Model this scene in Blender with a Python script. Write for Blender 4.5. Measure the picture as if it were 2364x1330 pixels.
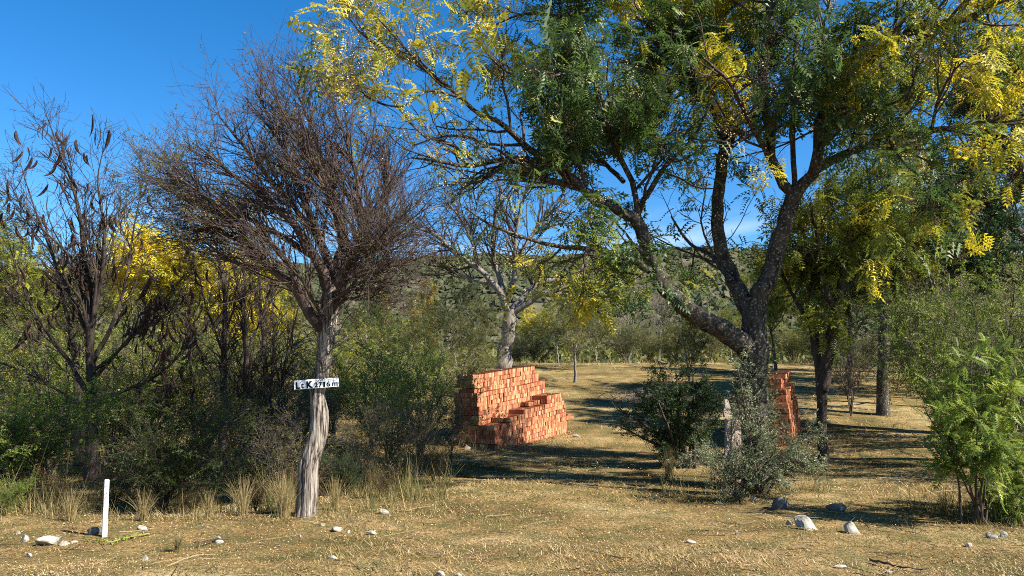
import bpy, math, random
import numpy as np
from mathutils import Vector, Matrix

random.seed(7)
for o in list(bpy.data.objects):
    bpy.data.objects.remove(o)
scene = bpy.context.scene
COL = scene.collection

# ------------------------------------------------------------------ camera
IW, IH, F = 2364.0, 1330.0, 1720.0
EYE = 1.65
TILT = math.radians(7.45)
cam_d = bpy.data.cameras.new('camera')
cam_d.sensor_width = 36.0
cam_d.lens = 36.0 * F / IW
cam_d.clip_end = 5000
cam = bpy.data.objects.new('camera', cam_d)
cam.location = (0, 0, EYE)
cam.rotation_euler = (math.radians(90) + TILT, 0, 0)
COL.objects.link(cam)
scene.camera = cam

# ------------------------------------------------------------------ sky and sun
SUN_EL = math.radians(40)
SUN_AZ = math.radians(63)          # measured from the direction back to the camera, towards the right
S = Vector((math.sin(SUN_AZ) * math.cos(SUN_EL), -math.cos(SUN_AZ) * math.cos(SUN_EL), math.sin(SUN_EL)))
w = bpy.data.worlds.new('World'); scene.world = w; w.use_nodes = True
nt = w.node_tree; nt.nodes.clear()
out = nt.nodes.new('ShaderNodeOutputWorld'); bg = nt.nodes.new('ShaderNodeBackground')
sky = nt.nodes.new('ShaderNodeTexSky'); sky.sky_type = 'NISHITA'; sky.sun_disc = False
sky.sun_elevation = SUN_EL
sky.sun_rotation = math.atan2(S.x, S.y)
sky.altitude = 900; sky.air_density = 1.0; sky.dust_density = 0.15; sky.ozone_density = 3.0
hs = nt.nodes.new('ShaderNodeHueSaturation'); hs.inputs['Saturation'].default_value = 1.36
hs.inputs['Hue'].default_value = 0.501
nt.links.new(sky.outputs[0], hs.inputs['Color'])
tc = nt.nodes.new('ShaderNodeTexCoord')
mp = nt.nodes.new('ShaderNodeMapping'); mp.inputs['Scale'].default_value = (2.2, 2.2, 16)
nz = nt.nodes.new('ShaderNodeTexNoise'); nz.inputs['Scale'].default_value = 2.0; nz.inputs['Detail'].default_value = 6
rp = nt.nodes.new('ShaderNodeMapRange'); rp.inputs[1].default_value = .47; rp.inputs[2].default_value = .70
sx = nt.nodes.new('ShaderNodeSeparateXYZ')
b1 = nt.nodes.new('ShaderNodeMapRange'); b1.inputs[1].default_value = .235; b1.inputs[2].default_value = .17; b1.inputs[4].default_value = .6
ml = nt.nodes.new('ShaderNodeMath'); ml.operation = 'MULTIPLY'
mx = nt.nodes.new('ShaderNodeMixRGB'); mx.inputs[2].default_value = (5.5, 6.2, 7.6, 1)
nt.links.new(tc.outputs['Generated'], mp.inputs[0]); nt.links.new(mp.outputs[0], nz.inputs['Vector'])
nt.links.new(nz.outputs['Fac'], rp.inputs[0]); nt.links.new(tc.outputs['Generated'], sx.inputs[0])
nt.links.new(sx.outputs['Z'], b1.inputs[0]); nt.links.new(rp.outputs[0], ml.inputs[0]); nt.links.new(b1.outputs[0], ml.inputs[1])
nt.links.new(ml.outputs[0], mx.inputs[0]); nt.links.new(hs.outputs[0], mx.inputs[1])
nt.links.new(mx.outputs[0], bg.inputs[0]); bg.inputs[1].default_value = 0.075
nt.links.new(bg.outputs[0], out.inputs[0])
sun_d = bpy.data.lights.new('sun', 'SUN'); sun_d.energy = 5.0; sun_d.angle = math.radians(0.53); sun_d.color = (1, .93, .82)
sun = bpy.data.objects.new('sun', sun_d); COL.objects.link(sun)
sun.rotation_euler = S.to_track_quat('Z', 'Y').to_euler(); sun.location = S * 50
scene.view_settings.view_transform = 'Standard'; scene.view_settings.look = 'None'
scene.view_settings.gamma = 1; scene.view_settings.exposure = 1.5
scene.render.engine = 'CYCLES'
scene.cycles.max_bounces = 6; scene.cycles.diffuse_bounces = 3; scene.cycles.glossy_bounces = 2
scene.cycles.transmission_bounces = 4; scene.cycles.sample_clamp_indirect = 4
scene.cycles.use_denoising = False
scene.cycles.filter_width = 1.0

# ------------------------------------------------------------------ helpers
CT, ST = math.cos(TILT), math.sin(TILT)
def P(px, py, d):
    """photo pixel + distance ahead of the camera -> point in the place"""
    u = (px - IW / 2) / F; v = (IH / 2 - py) / F
    yy = CT - v * ST
    return np.array([u * d / yy, d, EYE + (ST + v * CT) * d / yy])
def PXM(d): return F / d            # photo pixels per metre

def sstep(a, b, x):
    t = np.clip((np.asarray(x, float) - a) / (b - a), 0, 1); return t * t * (3 - 2 * t)
_rg = np.random.default_rng(11); _LAT = _rg.random((256, 256))
def vnoise(x, y):
    x = np.asarray(x, float); y = np.asarray(y, float)
    xi = np.floor(x).astype(int); yi = np.floor(y).astype(int); fx = x - xi; fy = y - yi
    fx = fx * fx * (3 - 2 * fx); fy = fy * fy * (3 - 2 * fy)
    a = _LAT[xi % 256, yi % 256]; b = _LAT[(xi + 1) % 256, yi % 256]; c = _LAT[xi % 256, (yi + 1) % 256]; d = _LAT[(xi + 1) % 256, (yi + 1) % 256]
    return (a * (1 - fx) + b * fx) * (1 - fy) + (c * (1 - fx) + d * fx) * fy - .5
_YS = np.array([-500, 16.5, 19.5, 21.6, 30, 38, 43, 47, 60, 120, 2000.])
_ZS = np.array([0, 0, .05, .27, 1.36, 2.45, 2.95, 3.02, 2.6, 2.2, 2.2])
def height(x, y):
    x = np.asarray(x, float); y = np.asarray(y, float)
    z = 0
    for s in (-1.2, -.4, .4, 1.2): z = z + np.interp(y + s, _YS, _ZS) / 4
    z = z + .28 * sstep(4, 9, x) * sstep(13, 19, y) * (1 - sstep(30, 40, y))
    near = 1 - sstep(60, 120, y)
    z = z + near * (.10 * vnoise(x * .35 + 5, y * .35) + .045 * vnoise(x * 1.3, y * 1.3) + .02 * vnoise(x * 4, y * 4))
    z = z - .25 * sstep(-2.5, -5, x) * sstep(9.5, 12, y) * (1 - sstep(16, 22, y))
    return z
def G(px, d):
    """ground point at photo column px, d metres ahead"""
    x = (px - IW / 2) / F * d
    for _ in range(3):
        z = float(height(x, d)); tn = (z - EYE) / d
        v = (tn * CT - ST) / (CT + tn * ST); x = (px - IW / 2) / F * d / (CT - v * ST)
    return np.array([x, d, float(height(x, d))])
def GP(px, py):
    """ground point seen at photo pixel"""
    lo, hi = 2.0, 60.0
    for d in np.arange(2, 60, .05):
        p = P(px, py, d)
        if p[2] <= height(p[0], d): return np.array([p[0], d, float(height(p[0], d))])
    return G(px, 44)

# ---- node material helpers
def newmat(name):
    m = bpy.data.materials.new(name); m.use_nodes = True; t = m.node_tree; t.nodes.clear()
    o = t.nodes.new('ShaderNodeOutputMaterial'); return m, t, o
def N(t, typ, **kw):
    n = t.nodes.new(typ)
    for k, v in kw.items():
        if k.startswith('i_'):
            n.inputs[int(k[2:]) if k[2:].isdigit() else k[2:]].default_value = v
        else: setattr(n, k, v)
    return n
def ramp(t, stops, interp='LINEAR'):
    r = t.nodes.new('ShaderNodeValToRGB'); e = r.color_ramp.elements; r.color_ramp.interpolation = interp
    while len(e) > 1: e.remove(e[-1])
    e[0].position = stops[0][0]; e[0].color = (*stops[0][1], 1)
    for p, c in stops[1:]:
        x = e.new(p); x.color = (*c, 1)
    return r

def leaf_mat(name, stops, trans=.35, gloss=.06, var=.35):
    m, t, o = newmat(name)
    at = N(t, 'ShaderNodeAttribute', attribute_name='tint')
    r = ramp(t, stops); t.links.new(at.outputs['Fac'], r.inputs[0])
    oi = N(t, 'ShaderNodeObjectInfo')
    hsv = N(t, 'ShaderNodeHueSaturation')
    mr = N(t, 'ShaderNodeMapRange'); mr.inputs[3].default_value = 1 - var; mr.inputs[4].default_value = 1 + var * .6
    t.links.new(oi.outputs['Random'], mr.inputs[0]); t.links.new(mr.outputs[0], hsv.inputs['Value'])
    t.links.new(r.outputs[0], hsv.inputs['Color'])
    df = N(t, 'ShaderNodeBsdfDiffuse'); tr = N(t, 'ShaderNodeBsdfTranslucent'); gl = N(t, 'ShaderNodeBsdfGlossy'); gl.inputs['Roughness'].default_value = .5; gl.inputs['Color'].default_value = (.5, .5, .45, 1)
    m1 = N(t, 'ShaderNodeMixShader', i_0=trans); m2 = N(t, 'ShaderNodeMixShader', i_0=gloss * .5)
    t.links.new(hsv.outputs[0], df.inputs[0]); t.links.new(hsv.outputs[0], tr.inputs[0])
    t.links.new(df.outputs[0], m1.inputs[1]); t.links.new(tr.outputs[0], m1.inputs[2])
    t.links.new(m1.outputs[0], m2.inputs[1]); t.links.new(gl.outputs[0], m2.inputs[2]); t.links.new(m2.outputs[0], o.inputs[0])
    return m

def bark_mat(name, dark, light, scale=9, stretch=.16, bump=.6, lichen=None, lscale=22, lth=.56, contrast=(.35, .68)):
    m, t, o = newmat(name)
    tcn = N(t, 'ShaderNodeTexCoord'); mpn = N(t, 'ShaderNodeMapping'); mpn.inputs['Scale'].default_value = (1, 1, stretch)
    n1 = N(t, 'ShaderNodeTexNoise', i_Scale=scale, i_Detail=7.0, i_Roughness=.65)
    t.links.new(tcn.outputs['Object'], mpn.inputs[0]); t.links.new(mpn.outputs[0], n1.inputs['Vector'])
    r = ramp(t, [(contrast[0], dark), (contrast[1], light)]); t.links.new(n1.outputs['Fac'], r.inputs[0])
    col = r.outputs[0]
    if lichen:
        n2 = N(t, 'ShaderNodeTexNoise', i_Scale=lscale, i_Detail=5.0, i_Roughness=.6); t.links.new(tcn.outputs['Object'], n2.inputs['Vector'])
        r2 = ramp(t, [(lth, (0, 0, 0)), (lth + .06, (1, 1, 1))]); t.links.new(n2.outputs['Fac'], r2.inputs[0])
        mxn = N(t, 'ShaderNodeMixRGB'); mxn.inputs[2].default_value = (*lichen, 1)
        t.links.new(r2.outputs[0], mxn.inputs[0]); t.links.new(col, mxn.inputs[1]); col = mxn.outputs[0]
    b = N(t, 'ShaderNodeBsdfPrincipled'); b.inputs['Roughness'].default_value = .9; b.inputs['Specular IOR Level'].default_value = .15
    bp = N(t, 'ShaderNodeBump', i_Strength=bump, i_Distance=.03); t.links.new(n1.outputs['Fac'], bp.inputs['Height'])
    t.links.new(col, b.inputs['Base Color']); t.links.new(bp.outputs[0], b.inputs['Normal']); t.links.new(b.outputs[0], o.inputs[0])
    return m
def flat_mat(name, col, rough=.85, var=0, scale=8, spec=.2):
    m, t, o = newmat(name)
    b = N(t, 'ShaderNodeBsdfPrincipled'); b.inputs['Roughness'].default_value = rough; b.inputs['Specular IOR Level'].default_value = spec
    if var:
        tcn = N(t, 'ShaderNodeTexCoord'); n1 = N(t, 'ShaderNodeTexNoise', i_Scale=scale, i_Detail=6.0, i_Roughness=.65); t.links.new(tcn.outputs['Object'], n1.inputs['Vector'])
        r = ramp(t, [(.32, tuple(c * (1 - var) for c in col)), (.68, tuple(min(1, c * (1 + var)) for c in col))]); t.links.new(n1.outputs['Fac'], r.inputs[0])
        t.links.new(r.outputs[0], b.inputs['Base Color'])
        bp = N(t, 'ShaderNodeBump', i_Strength=.4, i_Distance=.02); t.links.new(n1.outputs['Fac'], bp.inputs['Height']); t.links.new(bp.outputs[0], b.inputs['Normal'])
    else: b.inputs['Base Color'].default_value = (*col, 1)
    t.links.new(b.outputs[0], o.inputs[0]); return m

# ---- mesh helpers
def cat(chunks):
    """chunks of (verts, faces[, tint]) -> one (verts, [faces by size], tint)"""
    V = []; Fs = {}; T = []; o = 0
    for c in chunks:
        v, f = c[0], c[1]; V.append(v)
        f = np.asarray(f)
        if len(f): Fs.setdefault(f.shape[1], []).append(f + o)
        T.append(np.broadcast_to(np.asarray(c[2] if len(c) > 2 else .5, float), (len(v),))); o += len(v)
    return np.concatenate(V), [np.concatenate(x) for x in Fs.values()], np.concatenate(T)
def make_mesh(name, chunks, mat, smooth=False, tint=True, origin=None):
    v, fs, tt = cat(chunks)
    if origin is not None: v = v - np.asarray(origin)
    me = bpy.data.meshes.new(name)
    me.vertices.add(len(v)); me.vertices.foreach_set('co', np.ascontiguousarray(v, dtype=np.float32).ravel())
    nl = sum(f.size for f in fs); npol = sum(len(f) for f in fs)
    me.loops.add(nl); me.polygons.add(npol)
    me.loops.foreach_set('vertex_index', np.concatenate([f.ravel() for f in fs]).astype(np.int32))
    sz = np.concatenate([np.full(len(f), f.shape[1]) for f in fs]); st = np.concatenate([[0], np.cumsum(sz)[:-1]])
    me.polygons.foreach_set('loop_start', st.astype(np.int32))
    me.polygons.foreach_set('use_smooth', np.full(npol, bool(smooth)))
    if tint:
        a = me.attributes.new('tint', 'FLOAT', 'POINT'); a.data.foreach_set('value', tt.astype(np.float32))
    me.update(calc_edges=True)
    for m in (mat if isinstance(mat, (list, tuple)) else [mat]): me.materials.append(m)
    return me
def obj(name, me, parent=None):
    o = bpy.data.objects.new(name, me); COL.objects.link(o)
    if parent: o.parent = parent
    return o
def tag(o, label=None, cat=None, group=None, kind=None):
    if label: o['label'] = label
    if cat: o['category'] = cat
    if group: o['group'] = group
    if kind: o['kind'] = kind
    return o
def thing(name, label, cat, loc=(0, 0, 0), rz=0, group=None, scale=1):
    o = bpy.data.objects.new(name, None); COL.objects.link(o); o.empty_display_size = .1
    o.location = tuple(float(c) for c in loc); o.rotation_euler = (0, 0, rz); o.scale = (scale,) * 3 if not hasattr(scale, '__len__') else scale
    return tag(o, label, cat, group)

# ---- branches
def norm(a): return a / np.maximum(np.linalg.norm(a, axis=-1, keepdims=True), 1e-9)
def tube(Pt, R, sides, rng, ridge=0):
    n, K, _ = Pt.shape
    T = norm(np.gradient(Pt, axis=1))
    ref = norm(rng.normal(size=(n, 1, 3))); ref = ref - (ref * T[:, :1]).sum(-1, keepdims=True) * T[:, :1]
    n1 = norm(ref - (ref * T).sum(-1, keepdims=True) * T); n2 = np.cross(T, n1)
    a = np.linspace(0, 2 * np.pi, sides, endpoint=False)
    rr = R[:, :, None] * np.ones(sides)
    if ridge:
        k = np.linspace(0, 3.0, K)[None, :, None]
        rr = rr * (1 + ridge * (np.sin(a * 5 + 2.1 * np.sin(k * 3)) * .6 + np.sin(a * 11 + k * 4 + 1) * .5 + rng.normal(size=(n, K, sides)) * .35))
    V = Pt[:, :, None] + rr[..., None] * (np.cos(a)[:, None] * n1[:, :, None] + np.sin(a)[:, None] * n2[:, :, None])
    i = np.arange(n)[:, None, None] * K * sides + np.arange(K - 1)[None, :, None] * sides; j = np.arange(sides); j2 = (j + 1) % sides
    Fq = np.stack([i + j, i + j2, i + sides + j2, i + sides + j], -1).reshape(-1, 4)
    return V.reshape(-1, 3), Fq
def catmull(pts, K):
    pts = np.asarray(pts, float); n = len(pts)
    seg = np.linalg.norm(np.diff(pts[:, :3], axis=0), axis=1); s = np.concatenate([[0], np.cumsum(seg)]); s /= s[-1]
    q = np.vstack([2 * pts[0] - pts[1], pts, 2 * pts[-1] - pts[-2]])
    u = np.linspace(0, 1, K); i = np.clip(np.searchsorted(s, u, side='right') - 1, 0, n - 2); t = ((u - s[i]) / np.maximum(s[i + 1] - s[i], 1e-9))[:, None]
    p0, p1, p2, p3 = q[i], q[i + 1], q[i + 2], q[i + 3]
    return .5 * (2 * p1 + (p2 - p0) * t + (2 * p0 - 5 * p1 + 4 * p2 - p3) * t * t + (3 * p1 - p0 - 3 * p2 + p3) * t ** 3)
def limb(pts, d0, d1=None, K=18, jit=0, rng=None):
    """pts: (px, py, width in px[, depth])"""
    n = len(pts); d1 = d0 if d1 is None else d1; L = []
    for i, p in enumerate(pts):
        d = p[3] if len(p) > 3 else d0 + (d1 - d0) * i / (n - 1)
        q = P(p[0], p[1], d); L.append([*q, p[2] * .5 * d / F])
    a = catmull(L, K)
    if jit and rng is not None: a[1:-1, :3] += rng.normal(size=(K - 2, 3)) * jit * a[1:-1, 3:4]
    return a
def pack(limbs): return np.stack([l[:, :3] for l in limbs]), np.stack([l[:, 3] for l in limbs])
def sample(Pt, R, idx, t):
    K = Pt.shape[1]; f = t * (K - 1); i = np.clip(f.astype(int), 0, K - 2); fr = (f - i)[:, None]
    p = Pt[idx, i] * (1 - fr) + Pt[idx, i + 1] * fr; tg = norm(Pt[idx, i + 1] - Pt[idx, i]); r = R[idx, i] * (1 - fr[:, 0]) + R[idx, i + 1] * fr[:, 0]
    return p, tg, r
def grow(rng, Pt, R, n, t=(.2, 1), K=6, L=1., Lv=.35, ang=40, av=12, trop=(0, 0, 1), tw=.05, wander=.12, rr=.6, rmax=9, tip=.35, rmin=.0015, wl=True, bend=0):
    N0 = len(Pt); ln = np.linalg.norm(np.diff(Pt, axis=1), axis=2).sum(1)
    idx = rng.choice(N0, n, p=ln / ln.sum()) if wl else rng.integers(0, N0, n)
    tt = rng.uniform(t[0], t[1], n)
    p, tg, r = sample(Pt, R, idx, tt)
    pr = rng.normal(size=(n, 3)); pr = norm(pr - (pr * tg).sum(1, keepdims=True) * tg)
    a = np.radians(rng.normal(ang, av, n))[:, None]
    d = norm(np.cos(a) * tg + np.sin(a) * pr)
    ll = L * np.exp(rng.normal(0, Lv, n)) * (1.15 - .5 * tt)
    st = (ll / (K - 1))[:, None]; pts = [p]; tv = np.asarray(trop, float)
    for k in range(K - 1):
        d = norm(d + wander * rng.normal(size=(n, 3)) + tw * tv); p = p + d * st; pts.append(p)
    r0 = np.clip(r * rr, rmin, rmax); RR = r0[:, None] * np.linspace(1, tip, K)[None]
    return np.stack(pts, 1), np.maximum(RR, rmin * .7)
# ---- leaves
def frames(d, rng, droop=None):
    """orthonormal frames with x along d, z roughly up"""
    x = norm(d); up = np.array([0, 0, 1.]) + .45 * rng.normal(size=x.shape); z = norm(up - (up * x).sum(-1, keepdims=True) * x); y = np.cross(z, x)
    return np.stack([x, y, z], -1)
def scatter(tv, tf, pos, Rm, sc, tint=None):
    n = len(pos); V = np.einsum('nij,kj->nki', Rm, tv) * sc[:, None, None] + pos[:, None]
    Fc = (tf[None] + (np.arange(n) * len(tv))[:, None, None]).reshape(-1, tf.shape[1])
    T = np.repeat(tint if tint is not None else np.full(n, .5), len(tv))
    return V.reshape(-1, 3), Fc, T
def rhomb(px, py, pz, dx, dy, L, W, nz_=0):
    a = np.array([px, py, pz]); d = np.array([dx, dy, nz_]); d = d / np.linalg.norm(d); s = np.array([-d[1], d[0], 0]); s = s / max(np.linalg.norm(s), 1e-6)
    return [a - s * W * .35, a + d * L, a + d * L * .3 + s * W * .65]
def pinnate(npairs=7, L=1., ll=.3, lw=.1, droop=.5, sub=0, seed=0):
    """feather leaf along +x of length L: pairs of leaflets; sub > 0 gives the lower pairs side ribs of their own"""
    rg = random.Random(seed); V = []
    for i in range(npairs):
        t = .18 + .8 * i / max(1, npairs - 1); x = L * t; z = -droop * L * t * t
        for s in (-1, 1):
            if sub and i < npairs - 2:
                sl = ll * (1.5 - .8 * t)
                for k in range(sub):
                    q = (k + 1) / sub; bx = x + sl * q * .45; by = s * sl * q
                    zz = z - .25 * sl * q * q
                    V += rhomb(bx, by, zz, .9, s * .25, ll * .62, lw * .62, -.3)
                    V += rhomb(bx, by, zz, -.15, s * 1., ll * .62, lw * .62, -.3)
            else:
                V += rhomb(x, 0, z, .55 + rg.uniform(-.1, .1), s, ll * (1.05 - .45 * abs(t - .45)), lw, -.35 + rg.uniform(-.15, .15))
    V += rhomb(L, 0, -droop * L, 1, 0, ll * .8, lw, -.6)
    V = np.array(V); Fc = np.arange(len(V)).reshape(-1, 3)
    return V, Fc
LEAF1 = (np.array([[0, 0, 0], [.5, .28, .05], [1, 0, -.08], [.5, -.28, .05]]), np.array([[0, 1, 2, 3]]))
def sprig(n, seed, spread=.5, lw=.3):
    rg = np.random.default_rng(seed); V = []; Fc = []
    for i in range(n):
        b = np.array([rg.uniform(0, 1), 0, 0]) + rg.normal(size=3) * .06; d = norm(np.array([.6, 0, .1]) + rg.normal(size=3) * .8); s = norm(np.cross(d, rg.normal(size=3)))
        L = spread * rg.uniform(.6, 1.1); V += [b - s * L * lw, b + d * L, b + s * L * lw * 1.1 + d * L * .25]; Fc.append([3 * i, 3 * i + 1, 3 * i + 2])
    return np.array(V), np.array(Fc)
def leaves_on(rng, Pt, R, n, tmpl, size, sv=.25, t=(.2, 1), out_=.6, down=.0, tint=None, wl=True, keep=None):
    ln = np.linalg.norm(np.diff(Pt, axis=1), axis=2).sum(1)
    idx = rng.choice(len(Pt), n, p=ln / ln.sum()) if wl else rng.integers(0, len(Pt), n)
    p, tg, r = sample(Pt, R, idx, rng.uniform(t[0], t[1], n))
    if keep is not None:
        m = keep(p, rng); p, tg = p[m], tg[m]
    d = norm(tg * .6 + out_ * rng.normal(size=p.shape) + np.array([0, 0, -down]))
    tn = tint(p, rng) if callable(tint) else (rng.random(len(p)) if tint is None else tint)
    return scatter(tmpl[0], tmpl[1], p, frames(d, rng), size * np.exp(rng.normal(0, sv, len(p))), tn)
#@@MAIN
# ------------------------------------------------------------------ materials
M = {}
def ground_material():
    m, t, o = newmat('dry_ground')
    tcn = N(t, 'ShaderNodeTexCoord')
    n1 = N(t, 'ShaderNodeTexNoise', i_Scale=.55, i_Detail=5.0); n2 = N(t, 'ShaderNodeTexNoise', i_Scale=26.0, i_Detail=8.0, i_Roughness=.7)
    n3 = N(t, 'ShaderNodeTexNoise', i_Scale=2.3, i_Detail=4.0)
    for n in (n1, n2, n3): t.links.new(tcn.outputs['Object'], n.inputs['Vector'])
    r1 = ramp(t, [(.33, (.10, .078, .038)), (.44, (.21, .15, .072)), (.55, (.28, .205, .10)), (.68, (.37, .295, .165))]); t.links.new(n1.outputs['Fac'], r1.inputs[0])
    r2 = ramp(t, [(.34, (.16, .13, .10)), (.5, (.8, .76, .68)), (.66, (1.6, 1.5, 1.3))]); t.links.new(n2.outputs['Fac'], r2.inputs[0])
    r3 = ramp(t, [(.42, (0, 0, 0)), (.62, (1, 1, 1))]); t.links.new(n3.outputs['Fac'], r3.inputs[0])
    a = N(t, 'ShaderNodeMixRGB', blend_type='MULTIPLY', i_0=.85); t.links.new(r1.outputs[0], a.inputs[1]); t.links.new(r2.outputs[0], a.inputs[2])
    c = N(t, 'ShaderNodeMixRGB'); c.inputs[2].default_value = (.085, .09, .035, 1)
    s = N(t, 'ShaderNodeMath', operation='MULTIPLY', i_1=.65); t.links.new(r3.outputs[0], s.inputs[0]); t.links.new(s.outputs[0], c.inputs[0]); t.links.new(a.outputs[0], c.inputs[1])
    b = N(t, 'ShaderNodeBsdfPrincipled'); b.inputs['Roughness'].default_value = 1; b.inputs['Specular IOR Level'].default_value = 0
    bp = N(t, 'ShaderNodeBump', i_Strength=.8, i_Distance=.05); t.links.new(n2.outputs['Fac'], bp.inputs['Height'])
    t.links.new(c.outputs[0], b.inputs['Base Color']); t.links.new(bp.outputs[0], b.inputs['Normal']); t.links.new(b.outputs[0], o.inputs[0]); return m
M['ground'] = ground_material()
M['grass'] = leaf_mat('dry_grass_blades', [(0, (.08, .095, .028)), (.18, (.155, .145, .05)), (.35, (.27, .205, .085)), (.6, (.44, .33, .155)), (.8, (.20, .125, .058)), (1, (.60, .50, .29))], trans=.2, gloss=.03, var=.0)
M['tall'] = leaf_mat('tall_grass_blades', [(0, (.07, .085, .022)), (.4, (.16, .14, .05)), (.7, (.30, .22, .10)), (1, (.44, .34, .17))], trans=.25, gloss=.03, var=.0)
M['litter'] = leaf_mat('fallen_leaves', [(0, (.055, .032, .018)), (.3, (.18, .10, .042)), (.6, (.37, .23, .09)), (.85, (.49, .34, .145)), (.95, (.55, .44, .26)), (1, (.6, .5, .03))], trans=.1, gloss=.03, var=0)
M['china_leaf'] = leaf_mat('chinaberry_leaf', [(0, (.035, .075, .02)), (.45, (.075, .13, .03)), (.62, (.17, .22, .035)), (.74, (.38, .36, .03)), (.93, (.64, .52, .03)), (1, (.50, .33, .07))], trans=.48, gloss=.12, var=0)
M['yellow_leaf'] = leaf_mat('yellow_leaf', [(0, (.14, .17, .03)), (.35, (.34, .33, .03)), (.7, (.62, .52, .03)), (1, (.72, .55, .03))], trans=.45, gloss=.05, var=.15)
M['green_leaf'] = leaf_mat('green_leaf', [(0, (.045, .07, .018)), (.6, (.085, .12, .026)), (1, (.20, .22, .05))], trans=.4, gloss=.06, var=.25)
M['bright_leaf'] = leaf_mat('bright_fern_leaf', [(0, (.09, .14, .025)), (.6, (.20, .27, .045)), (1, (.38, .42, .08))], trans=.42, gloss=.05, var=.15)
M['olive_leaf'] = leaf_mat('olive_leaf', [(0, (.085, .095, .027)), (.6, (.17, .18, .045)), (1, (.32, .31, .09))], trans=.42, gloss=.05, var=.25)
M['dark_leaf'] = leaf_mat('dark_leaf', [(0, (.014, .035, .012)), (.6, (.028, .06, .018)), (1, (.07, .11, .03))], trans=.3, gloss=.08, var=.2)
M['grey_leaf'] = leaf_mat('grey_green_leaf', [(0, (.08, .11, .05)), (.6, (.16, .19, .09)), (1, (.32, .34, .19))], trans=.3, gloss=.12, var=.1)
M['ygreen_leaf'] = leaf_mat('yellow_green_leaf', [(0, (.08, .115, .02)), (.6, (.19, .215, .03)), (.9, (.36, .35, .04)), (1, (.52, .44, .04))], trans=.42, gloss=.05, var=.2)
M['dry_leaf'] = leaf_mat('dry_stems', [(0, (.08, .055, .03)), (.6, (.17, .12, .065)), (1, (.30, .23, .13))], trans=.1, gloss=.02, var=.2)
M['poplar_leaf'] = leaf_mat('poplar_leaf', [(0, (.20, .18, .05)), (.6, (.36, .28, .06)), (1, (.48, .37, .08))], trans=.3, gloss=.03, var=.15)
M['hill_leaf'] = leaf_mat('hill_scrub_leaf', [(0, (.042, .052, .028)), (.6, (.062, .072, .038)), (.9, (.085, .088, .05)), (1, (.11, .10, .065))], trans=.1, gloss=.0, var=0)
M['china_bark'] = bark_mat('chinaberry_bark', (.012, .010, .008), (.085, .068, .052), 10, .2, .9, lichen=(.22, .22, .19), lscale=26, lth=.57)
M['twig'] = bark_mat('dark_twig', (.03, .022, .017), (.11, .082, .064), 12, .4, .3)
M['mid_twig'] = bark_mat('mid_twig', (.06, .047, .037), (.19, .155, .125), 14, .4, .3)
M['pale_twig'] = bark_mat('pale_twig', (.12, .095, .075), (.28, .24, .20), 14, .4, .3)
M['acacia_bark'] = bark_mat('acacia_bark', (.025, .019, .015), (.36, .31, .26), 34, .06, 1.0, contrast=(.40, .60))
M['acacia_twig'] = bark_mat('acacia_twig', (.032, .022, .02), (.125, .09, .078), 14, .5, .3)
M['pod_bark'] = bark_mat('pod_tree_bark', (.018, .014, .012), (.085, .065, .055), 20, .12, .8)
M['pod'] = bark_mat('seed_pod', (.018, .010, .008), (.075, .045, .035), 40, 1, .5)
M['lichen_bark'] = bark_mat('lichen_bark', (.02, .016, .013), (.10, .085, .07), 14, .3, .8, lichen=(.26, .27, .23), lscale=20, lth=.57)
M['grey_bark'] = bark_mat('grey_bark', (.07, .06, .05), (.26, .23, .20), 14, .2, .8)
M['fruit'] = flat_mat('chinaberry_fruit', (.60, .45, .22), .5)
M['pale_fruit'] = M['fruit']
M['stone'] = flat_mat('pale_stone', (.30, .275, .225), .95, .6, 2.2)
M['dark_stone'] = flat_mat('grey_stone', (.12, .112, .10), .95, .55, 2.2)
M['slab'] = flat_mat('pink_slab', (.24, .19, .16), .9, .25, 9)

# ------------------------------------------------------------------ ground
xs = np.sinh(np.linspace(-5.2, 5.2, 210)) / np.sinh(5.2) * 1500
ys = np.concatenate([np.linspace(-40, 4, 12)[:-1], np.linspace(4, 24, 90)[:-1], np.linspace(24, 60, 70)[:-1], np.geomspace(60, 1600, 40)])
gx, gy = np.meshgrid(xs, ys); gz = height(gx, gy)
nx, ny = len(xs), len(ys)
ii = (np.arange(ny - 1)[:, None] * nx + np.arange(nx - 1)[None]).ravel()
gf = np.stack([ii, ii + 1, ii + nx + 1, ii + nx], -1)
tag(obj('ground', make_mesh('ground', [(np.stack([gx, gy, gz], -1).reshape(-1, 3), gf)], M['ground'], smooth=True, tint=False)), 'dry grassy clearing rising to a low crest behind the brick stacks', kind='structure')

# ------------------------------------------------------------------ hill
def ridge_py(px): return np.interp(px, [-600, 0, 300, 560, 700, 830, 900, 1000, 1300, 1450, 1600, 2000, 3000], [640, 622, 612, 606, 598, 589, 580, 577, 582, 572, 566, 560, 590])
def hill_h(x, y):
    px = x / 620. * F + IW / 2
    v = (IH / 2 - ridge_py(px)) / F; top = 620 * (ST + v * CT) / (CT - v * ST) - 3
    t = np.clip((y - 170) / (620 - 170), 0, 1); prof = np.where(y < 620, t ** 1.15, 1 - .5 * np.clip((y - 620) / 500, 0, 1) ** 1.5)
    n = 26 * vnoise(x * .008 + 3, y * .008) + 12 * vnoise(x * .025, y * .025) + 5 * vnoise(x * .07, y * .07)
    return 1.0 + prof * (top - 1) + n * np.clip(t * 3, 0, 1) * np.where(y < 600, 1 - .8 * sstep(480, 620, y), .2)
hx = np.linspace(-700, 800, 190); hy = np.concatenate([np.linspace(165, 640, 90), np.linspace(660, 1100, 14)])
X, Y = np.meshgrid(hx, hy); Z = hill_h(X, Y); nx = len(hx)
ii = (np.arange(len(hy) - 1)[:, None] * nx + np.arange(nx - 1)[None]).ravel()
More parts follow.
